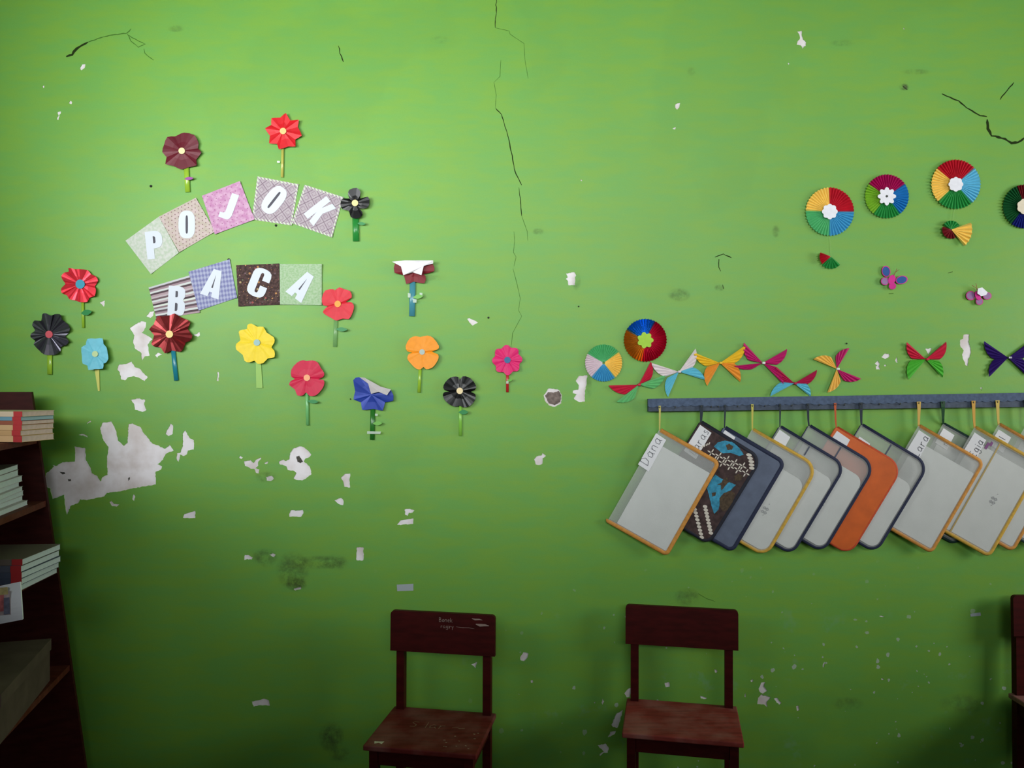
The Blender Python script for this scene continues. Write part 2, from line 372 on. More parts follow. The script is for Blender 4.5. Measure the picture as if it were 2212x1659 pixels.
def stain_material():
    m = bpy.data.materials.new('grime_stain'); N, L, b = nodes(m); b.inputs['Roughness'].default_value = .8
    b.inputs['Base Color'].default_value = (.085, .11, .045, 1)
    oi = N.new('ShaderNodeObjectInfo'); uv = N.new('ShaderNodeTexCoord'); ln = N.new('ShaderNodeVectorMath'); ln.operation = 'LENGTH'; L.new(uv.outputs['UV'], ln.inputs[0])
    g = N.new('ShaderNodeNewGeometry'); nz = N.new('ShaderNodeTexNoise'); nz.inputs['Scale'].default_value = 26; nz.inputs['Detail'].default_value = 5; nz.inputs['Roughness'].default_value = .7
    L.new(g.outputs['Position'], nz.inputs['Vector'])
    def mt(op, a, b_, cl=False):
        n = N.new('ShaderNodeMath'); n.operation = op; n.use_clamp = cl
        for i, v in enumerate((a, b_)):
            if isinstance(v, (int, float)): n.inputs[i].default_value = v
            else: L.new(v, n.inputs[i])
        return n.outputs[0]
    sc = N.new('ShaderNodeSeparateColor'); L.new(oi.outputs['Color'], sc.inputs[0])
    edge = mt('MULTIPLY', mt('SUBTRACT', 1.0, ln.outputs['Value']), 2.2, True)
    f = mt('MULTIPLY', mt('MULTIPLY', edge, mt('MULTIPLY', mt('SUBTRACT', nz.outputs['Fac'], .38), 4.0, True), True), sc.outputs[0], True)
    tr = N.new('ShaderNodeBsdfTransparent'); mx = N.new('ShaderNodeMixShader'); L.new(f, mx.inputs[0]); L.new(tr.outputs[0], mx.inputs[1]); L.new(b.outputs[0], mx.inputs[2]); L.new(mx.outputs[0], N['Material Output'].inputs[0])
    return m
M_STAIN = stain_material()
STAINS = [  # px, py, rx, ry, strength: grime and old tape marks of the wall itself
            (632, 1232, 28, 32, 0.5), (690, 1215, 42, 12, 0.42), (725, 1215, 22, 14, 0.35), (640, 1262, 18, 12, 0.7),
            (572, 1205, 22, 16, 0.45), (1467, 637, 19, 12, 0.42), (1245, 608, 8, 16, 0.3), (1163, 500, 10, 6, 0.35),
            (1554, 622, 9, 6, 0.5), (1980, 155, 26, 5, 0.28), (1820, 93, 22, 6, 0.25), (380, 62, 14, 6, 0.3),
            (950, 86, 16, 7, 0.18), (1272, 832, 6, 22, 0.3), (915, 600, 40, 6, 0.22), (1953, 188, 9, 6, 0.8),
            (1484, 1290, 22, 16, 0.35), (715, 1592, 22, 26, 0.6), (735, 1630, 20, 14, 0.35), (1493, 155, 8, 8, 0.25),
            (1676, 500, 7, 11, 0.35), (575, 1030, 20, 10, 0.35), (1830, 1520, 28, 12, 0.25), (2080, 1520, 40, 18, 0.25)]
for i, (px, py, rx, ry_, st) in enumerate(STAINS):   # grime and old tape marks of the wall itself
    q = [P(px, py, .0006)] + [P(px + 1.35 * rx * math.cos(a), py + 1.35 * ry_ * math.sin(a), .0006) for a in [2 * math.pi * h / 16 for h in range(16)]]
    o = obj('stain', q, [(0, 1 + h, 1 + (h + 1) % 16) for h in range(16)], M_STAIN, wall_back); o.color = (min(1, st * .85), 0, 0, 1)
    ul = o.data.uv_layers.new(name='UVMap')
    for lp in o.data.loops:
        v = lp.vertex_index; a = 2 * math.pi * (v - 1) / 16
        ul.data[lp.index].uv = (0, 0) if v == 0 else (math.cos(a), math.sin(a))
M_CEIL = mat('ceiling_board', (150, 148, 140), rough=0.9, noise=0.05, nscale=3)
M_FLOOR = mat('cement_floor', (58, 54, 50), rough=0.7, noise=0.2, nscale=5)
M_FRAME = mat('window_frame_paint', (96, 60, 42), rough=0.5, noise=0.1, nscale=20)
structure(MB().box((XL - .1, YF - .1, -.1), (XR + .1, 0.1, 0)).build('floor', M_FLOOR))
structure(MB().box((XL - .1, YF - .1, ZC), (XR + .1, 0.1, ZC + .1)).build('ceiling', M_CEIL))
def wall_with_window(name, wname, axis, at, lo, hi, w0, w1, z0, z1, outward):
    """a wall along x (axis 0) or y (axis 1) with one opening that holds a mullioned frame"""
    def bx(mb, a0, a1, b0, b1, t0=0.0, t1=0.1):
        p, q = at + outward * t0, at + outward * t1
        if axis == 0: return mb.box((a0, min(p, q), b0), (a1, max(p, q), b1))
        return mb.box((min(p, q), a0, b0), (max(p, q), a1, b1))
    m = MB(); bx(m, lo, w0, 0, ZC); bx(m, w1, hi, 0, ZC); bx(m, w0, w1, 0, z0); bx(m, w0, w1, z1, ZC)
    structure(m.build(name, M_PAINT2))
    f = MB()
    for s in range(4):
        c = w0 + .03 + (w1 - w0 - .06) * s / 3; bx(f, c - .03, c + .03, z0, z1, .02, .08)
    for zz in (z0 + .03, z1 - .03): bx(f, w0, w1, zz - .03, zz + .03, .02, .08)
    structure(f.build(wname, M_FRAME))
wall_with_window('wall_right', 'window_1', 1, XR, YF, 0, -2.75, -.75, 1.2, 2.9, 1)
wall_with_window('wall_left', 'window_2', 1, XL, YF, 0, -3.15, -1.55, 1.7, 2.9, -1)
wall_with_window('wall_front', 'window_3', 0, YF, XL, XR, -2.1, 3.3, 2.15, 3.1, -1)

# ------------------------------------------------------------------ letter cards
def uv_mat(name, builder, rough=0.7):
    m = bpy.data.materials.new(name); N, L, b = nodes(m); b.inputs['Roughness'].default_value = rough
    tc = N.new('ShaderNodeTexCoord')
    def mathn(op, a, b_=None):
        n = N.new('ShaderNodeMath'); n.operation = op
        for i, v in enumerate((a, b_)):
            if v is None: continue
            if isinstance(v, (int, float)): n.inputs[i].default_value = v
            else: L.new(v, n.inputs[i])
        return n.outputs[0]
    def mix(f, c0, c1):
        n = N.new('ShaderNodeMixRGB')
        for i, v in enumerate((f, c0, c1)):
            if isinstance(v, tuple): n.inputs[i].default_value = (*v, 1)
            elif isinstance(v, (int, float)): n.inputs[i].default_value = v
            else: L.new(v, n.inputs[i])
        return n.outputs[0]
    def noise(s, d=3):
        n = N.new('ShaderNodeTexNoise'); n.inputs['Scale'].default_value = s; n.inputs['Detail'].default_value = d
        L.new(tc.outputs['UV'], n.inputs['Vector']); return n.outputs['Fac']
    sp = N.new('ShaderNodeSeparateXYZ'); L.new(tc.outputs['UV'], sp.inputs[0])
    c = builder(N, L, mathn, mix, noise, sp.outputs[0], sp.outputs[1], tc.outputs['UV'])
    hs = N.new('ShaderNodeHueSaturation'); hs.inputs['Value'].default_value = .80; L.new(c, hs.inputs['Color'])
    L.new(hs.outputs['Color'], b.inputs['Base Color']); b.inputs['Specular IOR Level'].default_value = .25
    return m
def step(mathn, v, a, b):   # 0..1 between a and b
    n = mathn('DIVIDE', mathn('SUBTRACT', v, a), b - a); return mathn('MINIMUM', mathn('MAXIMUM', n, 0), 1)
def mottled(c0, c1, s=14):
    return lambda N, L, mathn, mix, noise, u, v, uv: mix(step(mathn, noise(s, 5), .38, .62), lin(c0), lin(c1))
def dotted(base0, base1, dots, n=11, r=.16):
    def f(N, L, mathn, mix, noise, u, v, uv):
        c = mix(step(mathn, noise(9, 4), .4, .6), lin(base0), lin(base1))
        row = mathn('FLOOR', mathn('MULTIPLY', v, n))
        fu = mathn('SUBTRACT', mathn('FRACT', mathn('ADD', mathn('MULTIPLY', u, n), mathn('MULTIPLY', row, .5))), .5)
        fv = mathn('SUBTRACT', mathn('FRACT', mathn('MULTIPLY', v, n)), .5)
        d = mathn('SQRT', mathn('ADD', mathn('MULTIPLY', fu, fu), mathn('MULTIPLY', fv, fv)))
        return mix(mathn('MULTIPLY', mathn('LESS_THAN', d, r), .8), c, lin(dots))
    return f
def lattice(N, L, mathn, mix, noise, u, v, uv):
    c = mix(step(mathn, noise(8, 3), .35, .65), lin((186, 170, 180)), lin((200, 188, 194)))
    a = mathn('MULTIPLY', mathn('ADD', u, v), 3.5); b = mathn('MULTIPLY', mathn('SUBTRACT', u, v), 3.5)
    da = mathn('ABSOLUTE', mathn('SUBTRACT', mathn('FRACT', a), .5)); db = mathn('ABSOLUTE', mathn('SUBTRACT', mathn('FRACT', mathn('ADD', b, 8)), .5))
    ln = mathn('LESS_THAN', mathn('MINIMUM', da, db), .04)
    bx = mathn('MAXIMUM', mathn('SUBTRACT', .5, da), mathn('SUBTRACT', .5, db))
    l2 = mathn('LESS_THAN', mathn('ABSOLUTE', mathn('SUBTRACT', bx, .22)), .03)
    c = mix(mathn('MULTIPLY', ln, .75), c, lin((118, 92, 112))); c = mix(mathn('MULTIPLY', l2, .6), c, lin((138, 112, 128)))
    e = mathn('MINIMUM', mathn('MINIMUM', u, mathn('SUBTRACT', 1, u)), mathn('MINIMUM', v, mathn('SUBTRACT', 1, v)))
    tick = mathn('LESS_THAN', mathn('FRACT', mathn('MULTIPLY', mathn('ADD', u, v), 11)), .45)
    return mix(mathn('MULTIPLY', mathn('LESS_THAN', e, .045), tick), c, lin((228, 240, 214)))
def striped(N, L, mathn, mix, noise, u, v, uv):
    r = N.new('ShaderNodeValToRGB'); r.color_ramp.interpolation = 'CONSTANT'; cr = r.color_ramp
    cols = [(190,165,172), (92,72,80), (226,230,228), (176,150,160), (104,84,92), (214,216,220), (150,126,132), (232,238,228), (84,66,74), (196,176,182), (222,226,224), (120,98,104), (206,190,196)]
    cr.elements[0].color = (*lin(cols[0]), 1); cr.elements[1].position = 1 / 13; cr.elements[1].color = (*lin(cols[1]), 1)
    for i in range(2, 13):
        e = cr.elements.new(i / 13); e.color = (*lin(cols[i]), 1)
    L.new(mathn('FRACT', mathn('ADD', mathn('MULTIPLY', v, 1.45), mathn('MULTIPLY', noise(3, 1), .02))), r.inputs['Fac']); return r.outputs['Color']
def harlequin(N, L, mathn, mix, noise, u, v, uv):
    a = mathn('SINE', mathn('MULTIPLY', mathn('ADD', u, mathn('MULTIPLY', v, .55)), 44)); b = mathn('SINE', mathn('MULTIPLY', mathn('SUBTRACT', u, mathn('MULTIPLY', v, .9)), 34))
    f = step(mathn, mathn('ADD', mathn('MULTIPLY', a, b), mathn('MULTIPLY', noise(12, 3), .6)), -.3, .9)
    return mix(f, lin((132, 134, 184)), lin((186, 190, 218)))
def confetti(N, L, mathn, mix, noise, u, v, uv):
    c = mix(step(mathn, noise(16, 4), .4, .6), lin((62, 42, 40)), lin((92, 66, 62)))
    for s, th, al in ((10, .26, .9), (22, .24, .6)):
        vo = N.new('ShaderNodeTexVoronoi'); vo.inputs['Scale'].default_value = s; L.new(uv, vo.inputs['Vector'])
        sc = N.new('ShaderNodeSeparateColor'); L.new(vo.outputs['Color'], sc.inputs[0])
        r = N.new('ShaderNodeValToRGB'); r.color_ramp.interpolation = 'CONSTANT'
        for i, cc in enumerate([(206, 150, 92), (112, 126, 96), (178, 92, 88), (196, 172, 120), (120, 96, 110)]):
            e = r.color_ramp.elements[i] if i < 2 else r.color_ramp.elements.new(i / 5)
            e.position = i / 5; e.color = (*lin(cc), 1)
        L.new(sc.outputs[0], r.inputs['Fac'])
        on = mathn('MULTIPLY', mathn('LESS_THAN', vo.outputs['Distance'], th), mathn('GREATER_THAN', sc.outputs[1], .35))
        c = mix(mathn('MULTIPLY', on, al), c, r.outputs['Color'])
    return c
CM = {'P': uv_mat('card_pale_green', mottled((200, 214, 192), (224, 226, 218))), 'O1': uv_mat('card_dotted_pink', dotted((206, 192, 178), (220, 200, 198), (128, 88, 92))),
      'J': uv_mat('card_pink', dotted((208, 146, 190), (224, 180, 210), (150, 70, 120), 8, .10)), 'X': uv_mat('card_lattice', lattice),
      'B': uv_mat('card_striped', striped), 'A1': uv_mat('card_blue', harlequin), 'C': uv_mat('card_confetti', confetti),
      'A2': uv_mat('card_mint', mottled((164, 200, 150), (190, 214, 178), 20))}
M_COUNTER = mat('letter_counter_grey', (74, 72, 82), rough=.7)
M_LETTER = mat('letter_white', (214, 220, 230), rough=0.7, spec=.2)
def oval(cx, cz, rx, rz, n=24, sq=2.0):
    o = []
    for i in range(n):
        a = 2 * math.pi * i / n; c, s = math.cos(a), math.sin(a)
        o.append((cx + rx * math.copysign(abs(c) ** (2 / sq), c), cz + rz * math.copysign(abs(s) ** (2 / sq), s)))
    return o
GL = {
 'P': [[(0,0),(0,1),(.6,1),(.8,.97),(.93,.9),(1,.78),(1,.6),(.93,.47),(.8,.4),(.6,.37),(.45,.37),(.45,0)], [(.45,.56),(.45,.81),(.54,.81),(.59,.77),(.59,.6),(.54,.56)]],
 'O': [oval(.5,.5,.5,.5,28,2.7), oval(.5,.5,.07,.33,16,4)],
 'J': [[(.40,1),(1,1),(1,.2),(.92,.08),(.75,.01),(.5,0),(0,0),(0,.2),(.25,.2),(.40,.25)]],
 'K': [[(0,0),(0,1),(.42,1),(.42,.62),(.62,1),(1,1),(.74,.52),(1,0),(.58,0),(.42,.38),(.42,0)]],
 'B': [[(0,0),(0,1),(.62,1),(.84,.96),(.96,.88),(.98,.8),(.98,.65),(.85,.53),(1,.42),(1,.2),(.93,.07),(.8,.01),(.65,0)], [(.42,.62),(.42,.83),(.53,.83),(.56,.79),(.56,.66),(.53,.62)], [(.42,.16),(.42,.43),(.53,.43),(.57,.39),(.57,.2),(.53,.16)]],
 'A': [[(0,0),(.30,1),(.72,1),(1,0),(.6,0),(.56,.17),(.43,.17),(.4,0)], [(.46,.33),(.51,.8),(.545,.33)]],
 'C': [[(0,.22),(0,.78),(.06,.9),(.2,.97),(.4,1),(.62,1),(.82,.97),(.95,.9),(1,.78),(1,.6),(.6,.6),(.6,.8),(.56,.85),(.46,.85),(.42,.8),(.42,.2),(.46,.15),(.56,.15),(.6,.2),(.6,.42),(1,.42),(1,.22),(.95,.1),(.82,.03),(.62,0),(.4,0),(.2,.03),(.06,.1)]],
}
Z1 = ((250, 220), 3.687)
CARDS = [  # key, letter, corner pixels (tl, tr, br, bl), letter centre in pixels, width, height, turn clockwise, lift, label
 ('P', 'P', [(271,520),(343,468),(386,546),(326,592)], (333.5,529), 36, 60, -6, .0016, 'pale green mottled card with the white letter P'),
 ('O1', 'O', [(343,468),(423,427),(465,500),(387,545)], (403.5,485), 36, 60, 0, .003, 'cream card with small brown dots and the white letter O'),
 ('J', 'J', [(436,423),(518,391),(550,474),(464,506)], (494,445), 27, 58, 20, .0044, 'pink speckled card with the white letter J'),
 ('X', 'O', [(556,381),(645,398),(630,487),(544,474)], (592,432), 38, 66, 38, .0016, 'grey lattice card with the white letter O leaning over'),
 ('X', 'K', [(658,399),(742,426),(717,513),(630,482)], (691,456), 34, 62, 52, .003, 'grey lattice card with the tilted white letter K'),
 ('B', 'B', [(321,621),(409,595),(432,675),(338,690)], (381.5,650), 37, 64, 3, .0016, 'striped brown and white card with the white letter B'),
 ('A1', 'A', [(407,587),(496,560),(512,643),(429,671)], (461,612), 42, 60, 17, .003, 'lavender blue patterned card with the white letter A'),
 ('C', 'C', [(510,573),(603,569),(605,658),(515,662)], (560,610.5), 41, 63, 22, .0044, 'dark brown dotted card with the white letter C'),
 ('A2', 'A', [(604,570),(695,570),(695,659),(605,658)], (652,617), 42, 62, 36, .0058, 'plain mint green card with the slanted white letter A')]
for key, ch, cor, lc, lw, lh, turn, lift, label in CARDS:
    cx = sum(c[0] for c in cor) / 4; cy = sum(c[1] for c in cor) / 4
    t = thing('letter_card', label, 'card', P(cx, cy), 'letter cards of the two-word sign')
    vs = []; fs = []; uvs = []; n = 6
    for i in range(n + 1):
        for j in range(n + 1):
            u, v = i / n, j / n
            x = (cor[3][0] * (1 - u) + cor[2][0] * u) * (1 - v) + (cor[0][0] * (1 - u) + cor[1][0] * u) * v
            y = (cor[3][1] * (1 - u) + cor[2][1] * u) * (1 - v) + (cor[0][1] * (1 - u) + cor[1][1] * u) * v
            curl = 0.004 * max(0, abs(u - .5) * 2 - .6) * max(0, abs(v - .5) * 2 - .6) * 6
            vs.append(P(x, y, lift + curl)); uvs.append((u, v))
    for i in range(n):
        for j in range(n):
            a = i * (n + 1) + j; fs.append((a, a + n + 1, a + n + 2, a + 1))
    so = obj('card_sheet', vs, fs, CM[key], t)
    uvl = so.data.uv_layers.new(name='UVMap')
    for lp in so.data.loops: uvl.data[lp.index].uv = uvs[lp.vertex_index]
    md = so.modifiers.new('thick', 'SOLIDIFY'); md.thickness = 0.0008; md.offset = -1
    ca, sa = math.cos(R(turn)), math.sin(R(turn)); L0 = P(lc[0], lc[1], lift + .0012)
    lps = []
    for lp in GL[ch]:
        o = []
        for (x, z) in lp:
            x = (x - .5) * lw * k; z = (z - .5) * lh * k
            o.append((L0.x + x * ca + z * sa, L0.z - x * sa + z * ca))
        lps.append(o)
    a, b = fill2d(lps[:1], 0.0008)
    lo = obj('letter', [Vector((q.x, q.y + L0.y - .0003, q.z)) for q in a], b, M_LETTER, t); lo['label'] = 'white block letter'
    for hole in lps[1:]:
        MB().slab([Vector((x, L0.y - .0009, z)) for x, z in hole], (0, .0005, 0)).build('letter_counter', M_COUNTER, lo)

# ------------------------------------------------------------------ paper flowers
Z3 = ((480, 540), 3.95)
def straw_mat(name, c, alpha): return mat('straw_' + name, c, rough=0.25, spec=0.6, alpha=alpha)
def leaf_part(t, cx, cy, ln, ang, wd, m, tt=.012):
    vs = []; n = 8; a = R(ang)
    up, lo = [], []
    for i in range(n + 1):
        s = i / n; w = wd * math.sin(math.pi * s) ** .8 * .5; x = (s - .5) * ln
        up.append((x, -w, s)); lo.append((x, w, s))
    pts = [P(cx + x * math.cos(a) - y * math.sin(a), cy - x * math.sin(a) - y * math.cos(a), tt + .006 * s) for x, y, s in up + lo]
    fs = [(i, i + 1, n + 2 + i, n + 1 + i) for i in range(n)]
    o = obj('leaf', pts, fs, m, t)
    md = o.modifiers.new('thick', 'SOLIDIFY'); md.thickness = 0.0006
def flower(label, zoom, cen, outline, m, disc_c, disc_r, stem, stem_m, stem_w, leaf=None, flap=None, flap_m=None, lift=.007, rise=.012, fold=.25, seed=0, flat_stem=False, inner=.5, bits=()):
    rnd = random.Random(seed)
    pts = ZM(zoom[0], zoom[1], outline); c = ZM(zoom[0], zoom[1], [cen])[0]
    t = thing('paper_flower', label, 'paper flower', P(*stem[1]), 'paper flowers stuck on the green wall')
    rs = [math.hypot(x - c[0], y - c[1]) for x, y in pts]; r0, r1 = min(rs), max(rs)
    # refine the rim with rounded points between the given ones
    rim = []
    n = len(pts)
    for i in range(n):
        p0, p1, p2, p3 = pts[i - 1], pts[i], pts[(i + 1) % n], pts[(i + 2) % n]
        for s in (0, .5):
            q = tuple(.5 * (2 * p1[d] + (p2[d] - p0[d]) * s + (2 * p0[d] - 5 * p1[d] + 4 * p2[d] - p3[d]) * s * s + (3 * p1[d] - p0[d] - 3 * p2[d] + p3[d]) * s ** 3) for d in (0, 1))
            rim.append(q)
    lift = max(lift, .5 * stem_w * k * 2 * (.45 if stem_w > 8 else .8) + .004)
    vs = [P(c[0], c[1], lift + .003)]; fs = []; m2 = len(rim)
    wob = [rnd.uniform(-.0035, .0035) for _ in range(m2)]
    for j, fr in enumerate((inner, 1.0)):
        for i, (x, y) in enumerate(rim):
            r = math.hypot(x - c[0], y - c[1]); hh = (r - r0) / max(1e-6, r1 - r0)
            tt = lift + (rise * .55 * (hh - .35) + wob[i] * fold) * fr
            vs.append(P(c[0] + (x - c[0]) * fr, c[1] + (y - c[1]) * fr, max(.003, tt)))
    for i in range(m2):
        q = (i + 1) % m2
        fs.append((0, 1 + i, 1 + q)); fs.append((1 + i, 1 + m2 + i, 1 + m2 + q, 1 + q))
    o = obj('blossom', vs, fs, m, t)
    if disc_c is not None:
        MB().slab([P(c[0] + disc_r * math.cos(a), c[1] + disc_r * math.sin(a), lift + .006) for a in [i * math.pi / 7 for i in range(14)]], (0, .002, 0)).build('centre_disc', mat('disc_%d_%d_%d' % disc_c, disc_c, rough=.55), t)
    (x0, y0), (x1, y1) = stem
    if flat_stem:
        a, b = flat_stem
        MB().slab([P(x0 - a, y0, .004), P(x0 + a, y0, .004), P(x1 + b, y1, .004), P(x1 - b, y1, .004)], (0, .0015, 0)).build('stem', stem_m, t)
    else:
        r = stem_w * k / 2
        fl = .45 if stem_w > 8 else .8
        MB().tube([P(x0, y0 - 6, r * fl + .0006), P((x0 + x1) / 2, (y0 + y1) / 2, r * fl + .0006), P(x1, y1, r * fl + .0006)], r, 12, True, fl).build('stem', stem_m, t, True)
    if leaf: leaf_part(t, *leaf)
    if flap:
        fp = ZM(zoom[0], zoom[1], flap)
        tt = lift + .017
        oo = MB().slab([P(x, y, tt - .006 * (i % 3 == 0)) for i, (x, y) in enumerate(fp)], (0, .0006, 0)).build('folded_flap', flap_m, t)
        oo['label'] = 'pale back of the folded petals'
    for (x, y, w, h) in bits:
        MB().slab([P(x - w, y - h, .014), P(x + w, y - h * .8, .015), P(x + w * .9, y + h, .014), P(x - w, y + h * .9, .013)], (0, .0005, 0)).build('tape', mat('clear_tape', (225, 240, 225), rough=.15, alpha=.55), t)
    return t
G_GREEN = straw_mat('green', (70, 150, 60), .75); G_LIME = straw_mat('lime', (160, 200, 60), .85); G_BLUE = straw_mat('blue', (84, 160, 178), .7)
G_TEAL = straw_mat('teal', (40, 140, 160), .8); G_OLIVE = straw_mat('olive', (190, 185, 90), .95); G_CLEAR = straw_mat('clear', (150, 200, 130), .45)
G_DARK = straw_mat('dark_green', (44, 120, 40), .85); G_EMER = straw_mat('emerald', (50, 160, 70), .55); G_RED = mat('straw_red_striped', (190, 40, 46), rough=.25)
LF_G = mat('leaf_green', (36, 138, 70), rough=.5, alpha=.92); LF_L = mat('leaf_light', (110, 180, 70), rough=.5); LF_P = mat('leaf_purple', (150, 66, 150), rough=.5)
flower('maroon paper flower with cream centre on a yellow-green stem above the letter P', Z1, (525,390),
       [(545,245),(625,265),(660,330),(655,370),(682,405),(640,460),(645,505),(580,520),(520,538),(460,510),(395,495),(405,440),(370,400),(385,340),(410,280),(470,275),(500,262)],
       foil('maroon', (96, 18, 34), .08, .45), (238, 218, 160), 7, ((402, 358), (405.5, 415)), G_LIME, 11, (408, 385.5, 20, 5, 7, LF_P), seed=1)
flower('bright red star-shaped paper flower on a thin tan stem, topmost on the wall', Z1, (1332,232),
       [(1355,88),(1390,148),(1458,142),(1450,200),(1482,268),(1430,300),(1432,355),(1375,355),(1300,378),(1285,335),(1222,330),(1228,270),(1188,212),(1238,185),(1240,130),(1310,125)],
       foil('red', (204, 20, 32), .1, .42), (242, 190, 120), 7, ((610.7, 322), (609.4, 383)), G_OLIVE, 6, None, seed=2, bits=[(601.5, 349.5, 3, 2)])
flower('small black four-petal paper flower beside the letter K card', Z1, (1905,805),
       [(1850,740),(1860,700),(1920,685),(1950,720),(1945,770),(2010,755),(2020,810),(2000,845),(1960,850),(1935,845),(1965,880),(1955,915),(1910,930),(1870,915),(1858,870),(1820,860),(1795,840),(1792,790),(1815,768),(1860,770)],
       foil('black', (14, 14, 15), .12, .26), (240, 218, 150), 7, ((768, 468), (769, 521)), G_EMER, 14, (781, 483, 18, -5, 7, LF_G), lift=.011, seed=3)
flower('red and pink foil flower with a large blue centre', Z2, (797,340),
       [(680,178),(740,190),(790,190),(870,200),(905,240),(955,265),(975,310),(945,360),(955,400),(940,460),(890,475),(870,515),(800,520),(745,500),(690,490),(665,450),(615,430),(610,380),(650,340),(625,300),(610,260),(640,225),(685,215)],
       foil('scarlet', (226, 52, 68), .4, .3), (38, 150, 178), 10, ((178.5, 650), (180, 708)), G_LIME, 6, (186.5, 675, 24, 10, 12, LF_G), seed=4, rise=.018, fold=1.6)
flower('black and silver foil flower with a small red hexagon centre, leftmost of all', Z2, (487,840),
       [(420,640),(460,630),(505,655),(540,640),(600,640),(615,690),(670,735),(695,780),(680,830),(650,860),(685,910),(650,950),(605,965),(600,1010),(540,1045),(440,1040),(390,1000),(335,940),(350,905),(305,870),(310,830),(350,800),(320,750),(345,700),(410,705)],
       foil('silver_black', (92, 90, 100), .75, .3), (206, 74, 88), 8, ((107.4, 762), (107.4, 809)), G_LIME, 11, None, seed=5, rise=.022, fold=2.4)
flower('light blue paper flower standing off the wall on a pointed yellow stem', Z2, (945,1035),
       [(870,885),(950,883),(1020,880),(1030,935),(1060,970),(1072,1030),(1078,1085),(1050,1125),(1030,1130),(1025,1180),(950,1185),(880,1195),(870,1150),(822,1130),(815,1060),(810,970),(852,945)],
       paper('sky', (112, 196, 218)), (196, 218, 160), 6.5, ((209, 795), (213.5, 845)), mat('stem_yellow_paper', (208, 206, 104), rough=.6), 8, None, seed=6, lift=.026, rise=.005, flat_stem=(5.2, 1.8))
flower('dark red-brown foil flower on a teal straw below the letter B', Z2, (1685,838),
       [(1565,660),(1620,660),(1690,650),(1740,632),(1790,665),(1850,690),(1895,720),(1870,790),(1915,850),(1890,905),(1850,920),(1825,980),(1790,1015),(1710,1000),(1640,1030),(1600,970),(1545,965),(1505,930),(1535,850),(1485,790),(1530,740)],
       foil('brown', (132, 44, 46), .6, .3), (242, 214, 138), 8, ((373, 752), (381, 822)), G_TEAL, 10, None, seed=7, lift=.014, rise=.02, fold=1.6)
flower('yellow paper flower with a grey centre on a flat pale green stem', Z3, (295,790),
       [(215,640),(250,628),(300,655),(350,655),(380,705),(440,745),(445,790),(420,830),(445,860),(445,915),(390,925),(350,965),(300,970),(275,945),(230,960),(190,945),(175,895),(120,850),(120,800),(155,770),(140,700),(170,680),(210,675)],
       paper('yellow', (238, 208, 36)), (150, 186, 184), 7, ((558, 780), (560.5, 838)), mat('stem_pale_paper', (150, 194, 96), rough=.6), 12, None, seed=8, lift=.016, rise=.012, flat_stem=(5.5, 6.8))
flower('red paper flower with an orange centre at the corner of the mint card', Z3, (985,460),
       [(850,410),(880,345),(950,335),(960,345),(1000,318),(1040,335),(1090,350),(1105,405),(1050,445),(1100,445),(1125,480),(1110,540),(1080,590),(1030,585),(975,602),(930,580),(870,545),(862,520),(895,485),(905,478),(860,470)],
       paper('poppy', (214, 34, 52)), (248, 158, 54), 7, ((725.6, 688), (723.5, 749)), G_CLEAR, 9, (738, 711.5, 25, -3, 9, LF_G), seed=9)
flower('crimson four-petal paper flower with a peach centre on a pale straw', Z3, (722,1090),
       [(590,1020),(640,960),(690,940),(720,948),(770,942),(815,960),(840,1005),(870,1050),(860,1085),(820,1103),(865,1110),(870,1150),(845,1195),(800,1240),(745,1245),(715,1215),(690,1240),(640,1240),(620,1190),(570,1150),(590,1115),(620,1100),(590,1080)],
       paper('crimson', (204, 20, 66)), (246, 168, 122), 7, ((662.8, 840), (664.3, 918.5)), straw_mat('mint', (130, 205, 130), .8), 7, (676, 867.5, 24, -4, 8, LF_G), seed=10)
flower('royal blue paper flower with its top folded down on a dark green straw', Z3, (1275,1235),
       [(1118,1110),(1170,1085),(1245,1115),(1330,1165),(1440,1195),(1460,1285),(1390,1300),(1370,1370),(1290,1355),(1195,1365),(1185,1300),(1120,1275),(1135,1205)],
       foil('blue', (30, 56, 146), .15, .38), None, 0, ((805.3, 884), (804, 950)), G_DARK, 10, (815.5, 914.5, 20, 2, 9, LF_L), seed=11,
       flap=[(1170,1085),(1215,1090),(1350,1165),(1440,1190),(1405,1240),(1335,1210),(1270,1228),(1245,1140)], flap_m=paper('grey_back', (190, 184, 184)), bits=[(813, 896, 3, 2.5), (808, 934.5, 15, 3)])
flower('white-topped maroon flower folded flat on a pale blue straw', Z3, (1640,180),
       [(1475,110),(1530,95),(1720,95),(1790,110),(1810,180),(1720,205),(1735,220),(1725,285),(1635,270),(1570,290),(1550,215),(1470,195)],
       foil('oxblood', (116, 16, 28), .08, .45), None, 0, ((891.5, 608), (890, 683)), G_BLUE, 13, (903, 641, 22, 8, 9, LF_L), seed=12,
       flap=[(1450,100),(1560,88),(1800,88),(1800,115),(1720,135),(1700,215),(1625,190),(1545,215),(1525,140)], flap_m=paper('white_back', (232, 228, 232)), bits=[(884, 638, 3, 5), (896, 650, 4, 4), (909.5, 637, 3, 5)])
flower('orange paper flower with a silver centre on a yellow-green straw', Z3, (1705,870),
       [(1565,820),(1600,755),(1650,735),(1690,742),(1750,730),(1800,750),(1850,820),(1835,850),(1790,868),(1840,890),(1845,925),(1825,965),(1790,1005),(1740,1018),(1718,998),(1690,1020),(1650,1010),(1610,970),(1580,930),(1590,890),(1620,875),(1580,865)],
       paper('orange', (246, 152, 30)), (176, 190, 182), 6, ((908, 792), (905, 848)), G_LIME, 7, None, seed=13, lift=.012)
